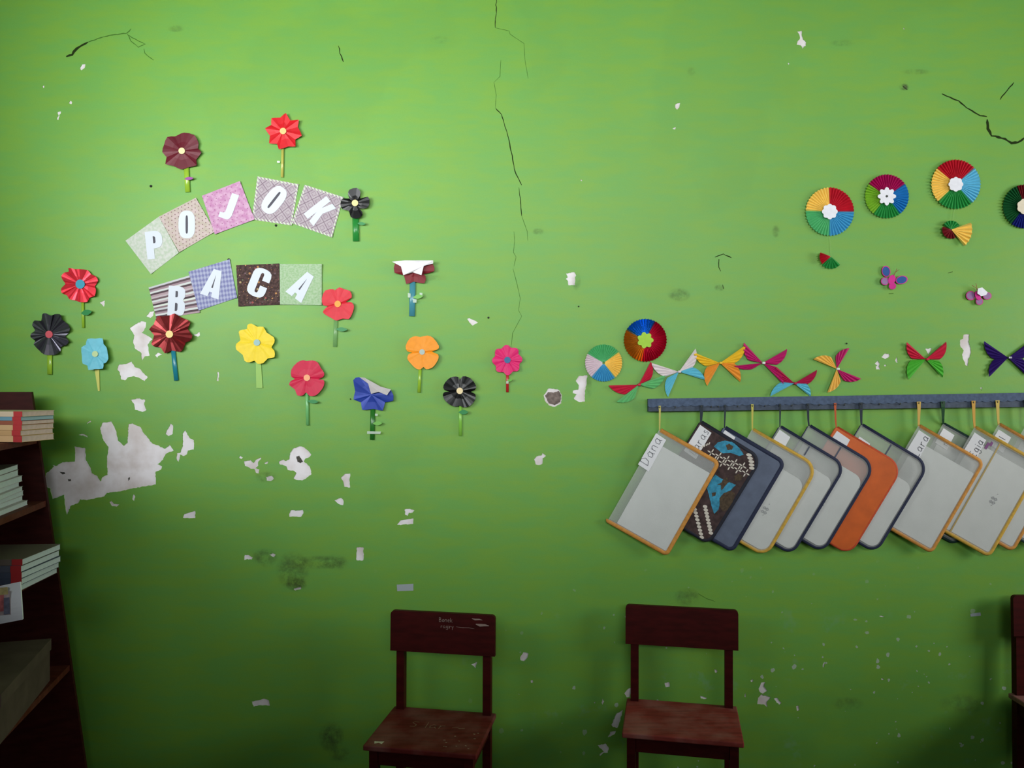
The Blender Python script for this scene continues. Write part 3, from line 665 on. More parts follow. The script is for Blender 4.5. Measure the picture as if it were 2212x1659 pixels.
flower('large glossy black four-petal flower on a light green stem below the orange one', Z4, (705,757),
       [(545,700),(590,640),(640,615),(690,618),(705,650),(735,612),(790,620),(840,660),(868,710),(860,745),(815,767),(855,785),(865,820),(845,870),(800,910),(750,922),(705,905),(660,915),(600,890),(550,840),(538,790),(560,768),(600,765),(550,745)],
       foil('jet', (12, 12, 13), .1, .26), (240, 218, 170), 7, ((994.5, 874), (994.5, 941.5)), straw_mat('fresh', (140, 205, 80), .9), 7, (1001, 890.5, 21, 0, 10, LF_G), seed=14, lift=.012)
o15 = []
for i in range(32):
    a = 2 * math.pi * (i + .5) / 32; r = 152 * (.80 + .2 * abs(math.cos(4 * a + math.pi / 2 * 0 + .2)))
    o15.append((1178 + r * math.cos(a), 450 + r * math.sin(a)))
flower('hot pink eight-petal flower with a blue centre on a red striped straw', Z4, (1180,450), o15,
       paper('hot_pink', (224, 36, 112)), (40, 102, 150), 7, ((1096, 800), (1096, 847)), G_RED, 6, (1101, 821.5, 13, 20, 6, LF_L), seed=15, bits=[(1096, 826, 2.6, 3)])

# ------------------------------------------------------------------ pleated rosettes and fans
def pleated(name, t, c, r, a0, a1, teeth, m, lo=.004, hi=.0125, r_in=3.0, tilt=0.0):
    """a strip of pleated paper opened from angle a0 to a1 (degrees, counter-clockwise)"""
    vs = []; n = teeth * 2
    for i in range(n + 1):
        a = R(a0 + (a1 - a0) * i / n); ri = r * (1.0 if i % 2 else .965)
        for rr, tt in ((r_in, lo + .004), (ri, hi if i % 2 else lo)):
            x = c[0] + rr * math.cos(a); y = c[1] - rr * math.sin(a)
            vs.append(P(x, y, tt + tilt * rr * math.cos(a) * k))
    fs = [(2 * i, 2 * i + 1, 2 * i + 3, 2 * i + 2) for i in range(n)]
    o = obj(name, vs, fs, m, t)
    md = o.modifiers.new('thick', 'SOLIDIFY'); md.thickness = .0004
    return o
def petals_disc(name, t, c, r, n, m, depth=.018, notch=.78, dot=None):
    pts = []
    for i in range(n * 6):
        a = 2 * math.pi * i / (n * 6) + .2
        rr = r * (notch + (1 - notch) * abs(math.cos(n * a / 2)) ** .8)
        pts.append(P(c[0] + rr * math.cos(a), c[1] - rr * math.sin(a), depth))
    o = MB().slab(pts, (0, .003, 0)).build(name, m, t)
    if dot: MB().slab([P(c[0] + 2.6 * math.cos(i), c[1] + 2.6 * math.sin(i), depth + .001) for i in [q * math.pi / 4 for q in range(8)]], (0, .0015, 0)).build('centre_dot', dot, o)
Cr = {'red': foil('rosette_red', (196, 28, 48), .15, .4), 'blue': paper('rosette_blue', (70, 160, 206)), 'deep': paper('rosette_deep', (30, 122, 190)), 'green': paper('rosette_green', (36, 146, 66)),
      'yellow': paper('rosette_yellow', (246, 206, 100)), 'mag': foil('rosette_magenta', (176, 16, 92), .15, .4), 'lime': paper('rosette_lime', (130, 184, 48)), 'sea': paper('rosette_sea', (88, 184, 118)),
      'pink': paper('rosette_pink', (224, 206, 214)), 'sky': paper('rosette_sky', (104, 188, 220)), 'dgreen': foil('rosette_dark_green', (24, 92, 48), .25, .4), 'navy': foil('rosette_navy', (44, 54, 150), .5, .3),
      'fblue': foil('rosette_foil_blue', (24, 110, 190), .75, .24), 'fred': foil('rosette_foil_red', (190, 12, 52), .7, .25), 'gold': foil('rosette_foil_gold', (190, 120, 30), .75, .28), 'dred': foil('rosette_dark_red', (120, 26, 34), .2, .4)}
WHT = paper('white', (236, 236, 244)); LIME = paper('lime_flower', (160, 206, 50)); DOT = mat('dark_dot', (52, 60, 50))
def rosette(label, c, r, sectors, flower_=None, shift=.0):
    t = thing('pleated_rosette', label, 'rosette', P(*c), 'round pleated paper rosettes on the wall')
    for col, a0, a1 in sectors:
        pleated('pleated_sector', t, c, r, a0, a1, max(4, int(round(abs(a1 - a0) / 360 * 46))), Cr[col])
    if flower_: petals_disc('paper_daisy', t, (c[0] + shift, c[1]), *flower_)
rosette('yellow, red, blue and green rosette with a white flower, above the red and green fan', (1792.7, 457), 53, [('red', 0, 92), ('yellow', 92, 178), ('sea', 178, 268), ('blue', 268, 360)], (17, 8, WHT, .02, .80))
rosette('small rosette in magenta, blue, green and lime with a white daisy', (1916, 424), 48, [('mag', 35, 146), ('lime', 146, 232), ('green', 232, 306), ('deep', 306, 395)], (20, 8, WHT, .02, .62, DOT), .0)
rosette('rosette in red, light blue, green and yellow with a white flower, highest of the rosettes', (2065, 398), 54, [('red', 42, 140), ('yellow', 140, 224), ('green', 224, 310), ('sky', 310, 402)], (16, 8, WHT, .02, .82))
rosette('dark green and navy rosette cut off by the picture edge', (2214, 446), 48, [('dred', 60, 112), ('dgreen', 112, 232), ('navy', 232, 300), ('yellow', 300, 420)], (17, 7, paper('cream_flower', (226, 214, 190)), .02, .86))
rosette('pastel green, pink, yellow and blue rosette without a centre flower', (1304, 784), 40.7, [('sea', 36, 150), ('pink', 150, 230), ('blue', 230, 308), ('yellow', 308, 396)])
rosette('shiny foil rosette in blue, red and gold with a lime flower', (1394, 735), 47, [('fblue', 62, 150), ('gold', 150, 262), ('fred', 262, 422)], (18, 7, LIME, .02, .68))
M_THREAD = mat('thread', (150, 190, 110), rough=.7)
def hung_fan(label, apex, r, parts, top):
    t = thing('paper_fan', label, 'paper fan', P(*apex), 'little paper fans hanging under the rosettes')
    for col, a0, a1, rr, tl in parts:
        pleated('pleated_fan', t, apex, rr, a0, a1, 6, Cr[col], .006, .016, 1.5, tl)
    MB().tube([P(apex[0], apex[1], .01), P(top[0], top[1], .008)], .0005, 5).build('thread', M_THREAD, t)
hung_fan('small green and red paper fan hanging on a thread', (1795, 554), 25, [('red', 158, 222, 25, -.2), ('green', 222, 318, 27, .2)], (1792, 508))
hung_fan('small yellow paper fan with dark red and green folds', (2055, 496), 30, [('yellow', 308, 380, 46, .1), ('green', 24, 150, 20, -.1), ('dred', 160, 300, 20, -.1)], (2062, 450))

# ------------------------------------------------------------------ folded paper butterflies
Cw = {'red': paper('wing_red', (196, 30, 62)), 'green': paper('wing_green', (104, 186, 116)), 'white': paper('wing_white', (226, 214, 216)), 'blue': paper('wing_blue', (102, 190, 214)),
      'yellow': paper('wing_yellow', (236, 190, 46)), 'orange': paper('wing_orange', (232, 148, 52)), 'mag': paper('wing_magenta', (188, 30, 106)), 'wine': paper('wing_wine', (176, 26, 74)),
      'gold': paper('wing_gold', (236, 182, 80)), 'leaf': paper('wing_leaf', (76, 176, 52)), 'purple': foil('wing_purple', (50, 26, 106), .25, .35)}
M_TIE = mat('tie_tape', (226, 232, 226), rough=.3)
def wing(t, c, tip, side, col, w=.3, pleats=4):
    dx, dy = tip[0] - c[0], tip[1] - c[1]; ln = math.hypot(dx, dy); ex, ey = dx / ln, dy / ln; nx, ny = -ey * side, ex * side
    n = pleats * 2; vs = [P(c[0], c[1], .010)]; mid = []; out = []
    for j in range(n + 1):
        a = j / n; al = ln * (1 - .62 * a ** 1.25); la = ln * w * math.sin(a * math.pi * .56) * 1.02
        z = .004 + (.006 if j % 2 else 0) + .004 * (1 - a)
        out.append(P(c[0] + ex * al + nx * la, c[1] + ey * al + ny * la, z))
    vs += out
    o = obj('wing', vs, [(0, 1 + j, 2 + j) for j in range(n)], Cw[col], t)
    md = o.modifiers.new('thick', 'SOLIDIFY'); md.thickness = .0004
def butterfly(label, c, wings, tie=True, tie_m=None):
    t = thing('pleated_butterfly', label, 'paper butterfly', P(*c), 'pleated paper butterflies above the folder rail')
    for tip, side, col, w in wings: wing(t, c, tip, side, col, w)
    m = tie_m if tie_m else Cw[wings[0][2]]
    MB().bbox((-.006, -.016, -.0045), (.006, -.006, .0045), Matrix.Translation(P(*c)), .002).build('binding', m, t)
Z7 = ((1230, 660), 4.608)
def z7(x, y): return ZM(Z7[0], Z7[1], [(x, y)])[0]
butterfly('red and green pleated butterfly under the shiny foil rosette', (1379.7, 831), [(z7(810,558), 1, 'red', .3), (z7(390,795), -1, 'red', .3), (z7(955,690), 1, 'green', .3), (z7(468,958), -1, 'green', .28)])
butterfly('white and light blue pleated butterfly', (1466.5, 803), [(z7(815,570), -1, 'white', .3), (z7(1255,428), 1, 'white', .3), (z7(982,910), -1 * -1, 'blue', .3), (z7(1352,742), -1, 'blue', .3)])
butterfly('yellow butterfly with orange lower wings', (1555.5, 784), [(z7(1235,465), -1, 'yellow', .28), (z7(1752,395), 1, 'yellow', .28), (z7(1372,800), 1, 'orange', .36), (z7(1700,762), -1, 'orange', .34)])
butterfly('all magenta pleated butterfly', (1647.7, 784), [(z7(1738,368), -1, 'mag', .3), (z7(2168,432), 1, 'mag', .3), (z7(1640,600), -1, 'mag', .18), (z7(2130,785), -1, 'mag', .22)], tie_m=M_TIE)
butterfly('wine red butterfly with light blue lower wings touching the rail', (1716, 828), [((1677,792), -1, 'wine', .3), ((1765,799), 1, 'wine', .28), ((1664,856), 1, 'blue', .26), ((1751,857), -1, 'blue', .34)])
butterfly('yellow and magenta butterfly turned sideways with a white tape centre', (1807.5, 797), [((1757,776), 1, 'gold', .34), ((1835,752), -1, 'mag', .3), ((1860,818), 1, 'mag', .3), ((1787,848), -1, 'gold', .32)], tie_m=M_TIE)
butterfly('red butterfly with grass green lower wings', (2000, 776), [((1959,739), -1, 'red', .34), ((2044,738), 1, 'red', .34), ((1963,820), 1, 'leaf', .4), ((2036,816), -1, 'leaf', .34)])
butterfly('dark purple butterfly near the picture edge', (2177.8, 772.6), [((2126,737), -1, 'purple', .32), ((2228,735), 1, 'purple', .32), ((2137,814), 1, 'purple', .32), ((2222,816), -1, 'purple', .32)], tie_m=mat('tie_silver', (190, 190, 200), rough=.25, metal=.6))

Z8 = ((1690, 320), 4.2375)
def ell(zx, zy, rx, ry, ang, tt, n=18):
    x0, y0 = ZM(Z8[0], Z8[1], [(zx, zy)])[0]; rx /= Z8[1]; ry /= Z8[1]; a = R(ang); o = []
    for i in range(n):
        q = 2 * math.pi * i / n; x, y = rx * math.cos(q), ry * math.sin(q)
        o.append(P(x0 + x * math.cos(a) - y * math.sin(a), y0 + x * math.sin(a) + y * math.cos(a), tt))
    return o
M_FUCH = foil('fuchsia', (206, 44, 140), .2, .35); M_WB = foil('wing_spot_blue', (52, 92, 158), .3, .3); M_LIL = foil('wing_lilac', (178, 140, 186), .5, .25); M_ANT = mat('antenna', (150, 60, 56))
def sticker(label, body, wings, ants, extra=None):
    t = thing('butterfly_cutout', label, 'butterfly', ZM and P(*ZM(Z8[0], Z8[1], [body[:2]])[0]), 'small shiny butterfly cut-outs')
    for i, (x, y, rx, ry, a, m_in, m_out) in enumerate(wings):
        o = MB().slab(ell(x, y, rx, ry, a, .008 + .002 * i), (0, .0008, 0)).build('wing', m_out, t)
        MB().slab(ell(x, y, rx * .84, ry * .84, a, .0085 + .002 * i), (0, .0004, 0)).build('wing_patch', m_in, o)
    MB().slab(ell(*body, .012 + .003), (0, .002, 0)).build('body', M_FUCH, t)
    for a, b, c in ants:
        MB().tube([P(*ZM(Z8[0], Z8[1], [q])[0], .014 + .004 * i) for i, q in enumerate((a, b, c))], .0009, 5).build('antenna', M_ANT, t)
    if extra: MB().slab([P(*q, .022) for q in ZM(Z8[0], Z8[1], extra)], (0, .0006, 0)).build('paper_scrap', WHT, t)
sticker('pink butterfly cut-out with two dark blue wings', (1003, 1203, 32, 46, 20), [(950,1128,40,52,-10,M_WB,M_FUCH), (1092,1206,56,38,-12,M_WB,M_FUCH), (940,1218,38,36,0,M_LIL,M_FUCH), (1008,1262,34,32,0,M_FUCH,M_FUCH)],
        [((1015,1170),(1035,1135),(1070,1112)), ((1018,1172),(1040,1130),(1048,1102))])
sticker('lilac butterfly cut-out with a white paper scrap', (1790, 1350, 24, 44, -20), [(1725,1350,44,42,0,M_LIL,M_FUCH), (1875,1352,40,34,0,M_LIL,M_FUCH), (1805,1402,34,34,0,M_LIL,M_FUCH)],
        [((1790,1310),(1772,1278),(1735,1256)), ((1792,1310),(1780,1275),(1772,1236))], [(1785,1330),(1790,1285),(1830,1275),(1880,1320),(1865,1345),(1820,1355)])

# ------------------------------------------------------------------ handwriting
HW = {'D': [[(0,0),(.05,1)],[(-.05,.95),(.35,.95),(.6,.6),(.45,.15),(-.02,0)]], 'a': [[(.5,.55),(.28,.65),(.05,.4),(.1,.06),(.33,.05),(.5,.3),(.52,.62),(.5,.1),(.6,0)]],
 'n': [[(0,.6),(0,0)],[(0,.4),(.2,.62),(.42,.55),(.46,0)]], 'r': [[(0,.6),(0,0)],[(0,.35),(.15,.58),(.38,.58)]], 's': [[(.4,.6),(.15,.62),(.05,.45),(.35,.25),(.3,.03),(0,.02)]],
 'L': [[(.1,1),(0,0),(.5,.02)]], 'E': [[(.5,1),(0,.95),(0,0),(.5,0)],[(0,.5),(.4,.52)]], 'g': [[(.5,.55),(.25,.65),(.04,.4),(.1,.08),(.4,.1),(.5,.6),(.48,-.25),(.25,-.4),(.02,-.25)]],
 'i': [[(.1,.6),(.1,0)],[(.1,.82),(.1,.9)]], 'B': [[(0,0),(0,1),(.4,.9),(.35,.6),(0,.5),(.5,.4),(.45,.05),(0,0)]], 'o': [[(.25,.6),(.05,.4),(.1,.08),(.35,.03),(.48,.3),(.4,.55),(.25,.6)]],
 'e': [[(.03,.32),(.45,.38),(.35,.62),(.1,.55),(.03,.25),(.2,.02),(.48,.1)]], 'k': [[(0,1),(0,0)],[(.4,.62),(0,.3),(.45,0)]], 'l': [[(.1,1),(.1,0)]], 'y': [[(0,.6),(.2,.1)],[(.45,.6),(.1,-.4)]],
 '8': [[(.25,.52),(.05,.75),(.25,1),(.45,.75),(.25,.52),(.02,.25),(.25,0),(.48,.25),(.25,.52)]], '0': [[(.25,1),(.03,.6),(.1,.1),(.3,0),(.48,.4),(.42,.9),(.25,1)]], 'S': [[(.55,.9),(.2,1),(.05,.75),(.45,.4),(.4,.08),(0,.05)]],
 't': [[(.2,.9),(.15,.05),(.35,0)],[(0,.6),(.4,.62)]], '~': [[(0,.3),(.3,.5),(.6,.3),(1,.42)]], '.': [[(.05,.3),(.12,.42)]]}
def writing(txt, o, u, v, h, w, nrm, gap=.28):
    mb = MB(); x = 0
    for ch in txt:
        if ch == ' ': x += .4; continue
        for st in HW[ch]:
            pts = []
            for i in range(len(st) - 1):
                for s in (0, .5):
                    pts.append((st[i][0] + (st[i + 1][0] - st[i][0]) * s, st[i][1] + (st[i + 1][1] - st[i][1]) * s))
            pts.append(st[-1])
            mb.ribbon([o + u * ((x + a) * h) + v * (b * h) for a, b in pts], w, nrm)
        x += max(a for st in HW[ch] for a, _ in st) + gap
    return mb

# ------------------------------------------------------------------ rail with hanging zip folders
M_RAIL = mat('rail_slate_blue', (62, 74, 92), rough=.7, noise=.25, nscale=60, bump=.3); M_TRIM = mat('rail_fabric_trim', (74, 90, 116), rough=.85, noise=.2, nscale=80, bump=.4)
x0, x1 = 1401, 2290
def ry(x): return 862.0 + (x - 1401) * (849.0 - 862.0) / 811.0
t = thing('folder_rail', 'long slate blue hanging rail screwed to the wall with folders below', 'rail', P((x0 + x1) / 2, 868))
MB().slab([P(x0, ry(x0), .03), P(x1, ry(x1), .03), P(x1, ry(x1) + 30, .03), P(x0, ry(x0) + 27, .03)], (0, .0285, 0)).build('board', M_RAIL, t)
top = [P(x0 - 1 + (x1 - x0 + 1) * i / 90, ry(x0 + (x1 - x0) * i / 90) - .5, .034) for i in range(91)]
low = [P(x0 - 1 + (x1 - x0 + 1) * i / 360, ry(x0 + (x1 - x0) * i / 360) + 15.5 + 2.6 * abs(math.sin(i * .42)) + .8 * math.sin(i * .13), .034) for i in range(360, -1, -1)]
MB().slab(top + low, (0, .0035, 0)).build('scalloped_trim', M_TRIM, t)['label'] = 'scalloped cloth trim along the top'
HOOKX = [1425, 1515, 1566, 1625, 1685, 1745, 1804, 1860, 1985, 2037, 2103, 2155, 2216]
M_STEEL = mat('hook_steel', (150, 152, 150), rough=.35, metal=.8)
for hx in HOOKX + [1459, 1537, 1552, 1594, 1653, 1711, 1770, 1825, 1900, 1945]:
    yy = ry(hx) + 20; MB().tube([P(hx, yy, .029), P(hx, yy, .039), P(hx, yy - 3, .042)], [.0016, .0016, .0022], 7).build('hook', M_STEEL, t)

def film_mat(name, c, alpha): return mat('film_' + name, c, rough=.35, spec=.5, alpha=alpha)
M_FILM = film_mat('clear', (226, 228, 226), .26); M_SHEETS = mat('folder_papers', (226, 228, 226), rough=.6, noise=.04, nscale=12)
M_TAGP = mat('name_tag_paper', (228, 228, 232), rough=.6); M_INK = mat('pencil_ink', (92, 92, 100), rough=.8); M_INK2 = mat('print_grey', (158, 160, 164), rough=.8)
def border_mat(c): return mat('binding_%d_%d_%d' % c, c, rough=.75, noise=.15, nscale=90, bump=.3)
ORG, NAV, YEL, ORD, DGR, DKN, TEA = (206, 142, 62), (28, 36, 66), (206, 164, 62), (196, 74, 34), (22, 56, 50), (22, 24, 40), (40, 66, 70)
KTILT = .11
class Plane:
    def __init__(s, tl, ang, w, h, t0, kt=KTILT):
        s.kt = kt
        s.tl = tl; a = R(ang); s.e1 = (math.cos(a), math.sin(a)); s.e2 = (-math.sin(a), math.cos(a)); s.w = w; s.h = h; s.t0 = t0
        s.X0 = P(*tl, t0).x
    def px(s, a, b): return (s.tl[0] + s.e1[0] * a + s.e2[0] * b, s.tl[1] + s.e1[1] * a + s.e2[1] * b)
    def at(s, x, y, n=0.0):
        t_ = s.t0
        for _ in range(4): t_ = s.t0 + s.kt * (P(x, y, t_).x - s.X0)
        return P(x, y, t_ + n)
    def ab(s, a, b, n=0.0): return s.at(*s.px(a, b), n)
def rrect(w, h, rtr, rbr, rbl, rtl=3, n=7):
    pts = []
    for cx, cy, r, a0 in ((rtl, rtl, rtl, 180), (w - rtr, rtr, rtr, 270), (w - rbr, h - rbr, rbr, 0), (rbl, h - rbl, rbl, 90)):
        for i in range(n + 1):
            a = R(a0 + 90 * i / n); pts.append((cx + r * math.cos(a), cy + r * math.sin(a)))
    return pts
FOLD = {}
def folder(label, tl, ang, w, h, bcol, bw, hook, strap_c, rtr=22, rbr=18, rbl=6, body=None, paper_in=(18, 26), tagspec=None, seam=None, marks=None, strap_w=5, extra=None, t0=.034, kt=KTILT):
    pl = Plane(tl, ang, w, h, t0, kt)
    t = thing('zip_folder', label, 'folder', P(*tl), 'zip folders hanging from the rail')
    out = rrect(w, h, rtr, rbr, rbl)
    nn = len(out)
    v = [pl.ab(a, b, .0065) for a, b in out] + [pl.ab(a, b, -.001) for a, b in out]
    if body is None:
        obj('clear_cover', v, [tuple(range(nn)), tuple(range(2 * nn - 1, nn - 1, -1))], M_FILM, t)
        a0, b0 = paper_in
        q = rrect(w - a0 - 4, h - b0 - 5, max(3, rtr - 9), max(3, rbr - 6), 2, 2)
        MB().slab([pl.ab(a0 + x, b0 + y, .0052) for x, y in q], (0, .003, 0)).build('papers', M_SHEETS, t)
    else:
        MB().slab([pl.ab(a, b, .0065) for a, b in out], (0, .007, 0)).build('cover', body, t)
    # binding tape along the zipped edges (top, far side and bottom)
    path = out[7:]
    bm_ = border_mat(bcol)
    MB().tube([pl.ab(a, b, .003) for a, b in path], bw * k / 2, 8, True, .55).build('binding', bm_, t, True)
    if bcol in (NAV, DKN, ORD):
        MB().tube([pl.ab(a, b, .003) for a, b in (out[-1], out[0])], bw * k / 5, 6).build('fold_edge', bm_, t)
    hy = ry(hook) + 15
    p0 = pl.ab(2, 2, .002); mids = [P(hook, hy, .040), P(hook + .3, hy + 12, .0395), (P(hook, hy + 26, .038) + p0) / 2, p0]
    ws = [strap_w * 1.35 * k, strap_w * 1.1 * k, strap_w * .8 * k, strap_w * .65 * k]
    s = MB().ribbon(mids, ws); s.ribbon([q + Vector((.0012, .0035, 0)) for q in mids], ws)
    s.build('strap', mat('strap_%d_%d_%d' % strap_c, strap_c, rough=.7), t)
    if tagspec:
        a0, a1, b0, b1, txt, hgt, off = tagspec
        g = MB().slab([pl.ab(a0, b0, .0072), pl.ab(a1, b0 + 2, .0072), pl.ab(a1 + 1, b1, .0072), pl.ab(a0 - 1, b1 - 2, .0072)], (0, .0005, 0)).build('name_tag', M_TAGP, t)
        if txt:
            o_ = pl.ab(a0 + off[0], b0 + off[1], .0078)
            u_ = (pl.ab(a0, b0, .0078) - pl.ab(a0, b0 + 10, .0078)).normalized(); v_ = (pl.ab(a0, b0, .0078) - pl.ab(a0 + 10, b0, .0078)).normalized()
            writing(txt, o_, u_, v_, hgt * k, 1.1 * k, u_.cross(v_)).build('writing', M_INK, g)
    if seam:
        for (a, b0, b1) in seam:
            MB().slab([pl.ab(a - 1.6, b0, .0072), pl.ab(a + 1.6, b0, .0072), pl.ab(a + 1.6, b1, .0072), pl.ab(a - 1.6, b1, .0072)], (0, .0006, 0)).build('pocket_seam', mat('seam_%d_%d_%d' % tuple(int(.6 * c + 60) for c in bcol), tuple(int(.6 * c + 60) for c in bcol), rough=.6), t)
    if marks:
        a, b, hh = marks
        o_ = pl.ab(a, b, .0062); u_ = (pl.ab(a, b, .0062) - pl.ab(a, b + 10, .0062)).normalized(); v_ = (pl.ab(a, b, .0062) - pl.ab(a + 10, b, .0062)).normalized()
        writing('.88 .', o_, u_, v_, hh * k, 2.2 * k, u_.cross(v_), .25).build('printed_marks', M_INK2, t)
    if extra: extra(pl, t)
    return pl, t
def batik(pl, t):
    Za = ((1300, 840), 4.483)
    def poly(pts, m, name, n=.0069, rg=True):
        q = ZM(Za[0], Za[1], pts); q = rough_loop(q, 3, .5, len(pts)) if rg else q
        MB().add([pl.at(x, y, n) for x, y in q], [tuple(range(len(q)))]).build(name, m, t)
    TQ = mat('batik_turquoise', (52, 142, 176), rough=.8, noise=.3, nscale=70); BR = mat('batik_brown_flower', (74, 58, 40), rough=.8, noise=.4, nscale=120); WH = mat('batik_white', (214, 206, 194), rough=.8)
    poly([(1085,560),(1120,520),(1190,500),(1270,515),(1330,570),(1375,640),(1330,650),(1250,620),(1170,625),(1125,590)], TQ, 'batik_print')
    poly([(1020,960),(1060,880),(1100,830),(1160,870),(1230,900),(1300,930),(1260,970),(1200,1020),(1150,1090),(1130,1170),(1090,1210),(1065,1140),(1045,1060)], TQ, 'batik_print')
    for pts in ([(1200,545),(1235,530),(1275,560),(1260,590),(1215,590)], [(1180,870),(1215,855),(1220,890),(1255,895),(1215,915),(1160,985),(1150,930),(1115,930),(1160,905)],
                [(1140,1060),(1180,1010),(1250,985),(1290,1010),(1270,1090),(1220,1170),(1170,1190),(1140,1130)], [(1065,1010),(1105,1000),(1100,1035),(1070,1045)], [(1280,840),(1330,820),(1370,850),(1340,890),(1290,890)]):
        poly(pts, BR, 'batik_print', .0071)
    mb = MB()
    def petal(cx, cy, ln, wd, ang):
        a = R(ang); q = []
        for i in range(10):
            s = 2 * math.pi * i / 10; x = ln * math.cos(s) / 2; y = wd * math.sin(s) / 2
            q.append((cx + x * math.cos(a) - y * math.sin(a), cy + x * math.sin(a) + y * math.cos(a)))
        q = ZM(Za[0], Za[1], q); mb.add([pl.at(x, y, .0073) for x, y in q], [tuple(range(10))])
    for i in range(5):
        for j in range(2):
            cx, cy = 1060 + i * 76 + j * 30, 620 + i * 32 + j * 66
            if cx > 1400: continue
            for a in (32, 122): petal(cx + 24 * math.cos(R(a)), cy + 24 * math.sin(R(a)), 38, 13, a); petal(cx - 24 * math.cos(R(a)), cy - 24 * math.sin(R(a)), 38, 13, a)
    for i in range(9): petal(900 + i * 8.5, 1165 + i * 34, 46, 30, 20); petal(1000 + i * 7, 1140 + i * 32, 46, 32, 15)
    for i in range(5): petal(1425 + i * 11 - (i > 2) * 8 * (i - 2), 640 + i * 32, 56, 30, 10)
    for i in range(4): petal(1040 - i * 22, 530 + i * 10, 30, 12, 120)
    mb.build('batik_print', WH, t)['kind'] = 'stuff'
def purple_mark(pl, t):
    for q in ([(2126, 968), (2134, 955), (2139, 958), (2131, 971)], [(2137, 962), (2142, 953), (2146, 957), (2141, 965)]):
        MB().slab([pl.at(x, y, .0072) for x, y in q], (0, .0004, 0)).build('purple_print', mat('print_purple', (128, 74, 128), rough=.6), t)
M_BATIK = mat('batik_cloth', (62, 44, 44), rough=.85, noise=.45, nscale=55)
M_BLUEF = mat('mesh_cloth_blue', (92, 102, 124), rough=.7, noise=.12, nscale=25); M_ORF = mat('folder_orange_plastic', (214, 96, 22), rough=.5, noise=.1, nscale=20)
YS, NS, OS, GS = (196, 186, 84), (26, 40, 52), (196, 86, 40), (22, 70, 36)
folder('clear folder with sharp orange edging and a full name tag, first on the rail', (1424, 928), 29.5, 146, 226, ORG, 10, 1425, (196, 186, 100), 10, 8, 3, tagspec=(-2, 24, 10, 90, 'Dana', 20, (19, 70)), paper_in=(20, 28), strap_w=3.5)
folder('dark batik cloth folder with turquoise motifs', (1513, 911), 31.5, 152, 214, DKN, 9, 1515, NS, 24, 18, 10, body=M_BATIK, tagspec=(3, 33, 6, 74, 'Laras', 16, (25, 62)), strap_w=6, extra=batik)
folder('grey-blue mesh folder with dark navy edging and a blank tag', (1564, 923), 30.5, 150, 220, NAV, 10, 1566, NS, 14, 12, 8, body=M_BLUEF, tagspec=(5, 32, 4, 22, None, 0, 0), strap_w=3.5)
folder('clear folder with rounded yellow edging between two navy-edged ones', (1624.5, 927), 30, 162, 222, YEL, 8.5, 1625, YS, 30, 26, 8, paper_in=(14, 42), marks=(118, 150, 12), strap_w=4)
folder('clear navy-edged folder with a tag showing one pencil stroke', (1684, 921), 31, 164, 222, NAV, 8.5, 1685, NS, 26, 22, 8, paper_in=(10, 40), tagspec=(4, 32, 6, 38, 'l', 7, (26, 30)), seam=[(78, 4, 26)], strap_w=3.5)
folder('clear navy-edged folder without a tag, next to the solid orange one', (1747, 919), 31, 166, 218, NAV, 8.5, 1745, NS, 30, 24, 8, paper_in=(10, 38), seam=[(84, 4, 34)], marks=(116, 140, 12), strap_w=5)
folder('solid orange plastic folder with a blank white tag', (1806, 922.5), 31, 166, 220, ORD, 7.5, 1804, OS, 32, 26, 10, body=M_ORF, tagspec=(6, 40, 6, 26, None, 0, 0), strap_w=4)
folder('clear navy-edged folder with a blank tag, beside the solid orange one', (1860.5, 917), 31, 168, 220, NAV, 8.5, 1860, NS, 28, 24, 8, paper_in=(10, 56), tagspec=(10, 38, 24, 42, None, 0, 0), seam=[(78, 4, 34)], marks=(120, 138, 12), strap_w=6)
folder('clear folder with orange edging and a four-letter name tag, right of the navy-edged folders', (1984, 919), 30, 160, 222, ORG, 9, 1985, (206, 168, 84), 12, 10, 5, paper_in=(14, 30), tagspec=(6, 36, 8, 66, 'Lara', 16, (28, 52)), strap_w=6.5)
folder('dark green edged folder tucked behind the others', (2037, 915), 29, 152, 214, DGR, 8, 2037, GS, 20, 18, 8, paper_in=(10, 30), tagspec=(6, 34, 8, 46, 'n', 15, (26, 30)), strap_w=7, t0=.0035, kt=.0)
folder('clear folder with yellow edging, a name tag and a purple mark', (2105, 922.5), 29.5, 164, 226, YEL, 9, 2103, (206, 158, 66), 14, 12, 5, paper_in=(12, 26), tagspec=(6, 36, 10, 62, 'Egia', 15, (28, 47)), seam=[(66, 4, 222)], marks=(120, 130, 12), strap_w=6.5, extra=purple_mark)
folder('clear folder with orange edging under the dark purple butterfly', (2157, 916), 29.5, 160, 222, ORG, 9, 2155, (204, 176, 86), 14, 12, 5, paper_in=(12, 28), tagspec=(6, 38, 10, 50, 'll', 15, (24, 20)), strap_w=6.5)
folder('dark teal edged folder cut off by the picture edge', (2216, 918), 29.5, 156, 220, TEA, 8, 2216, GS, 20, 18, 8, paper_in=(10, 30), strap_w=6)

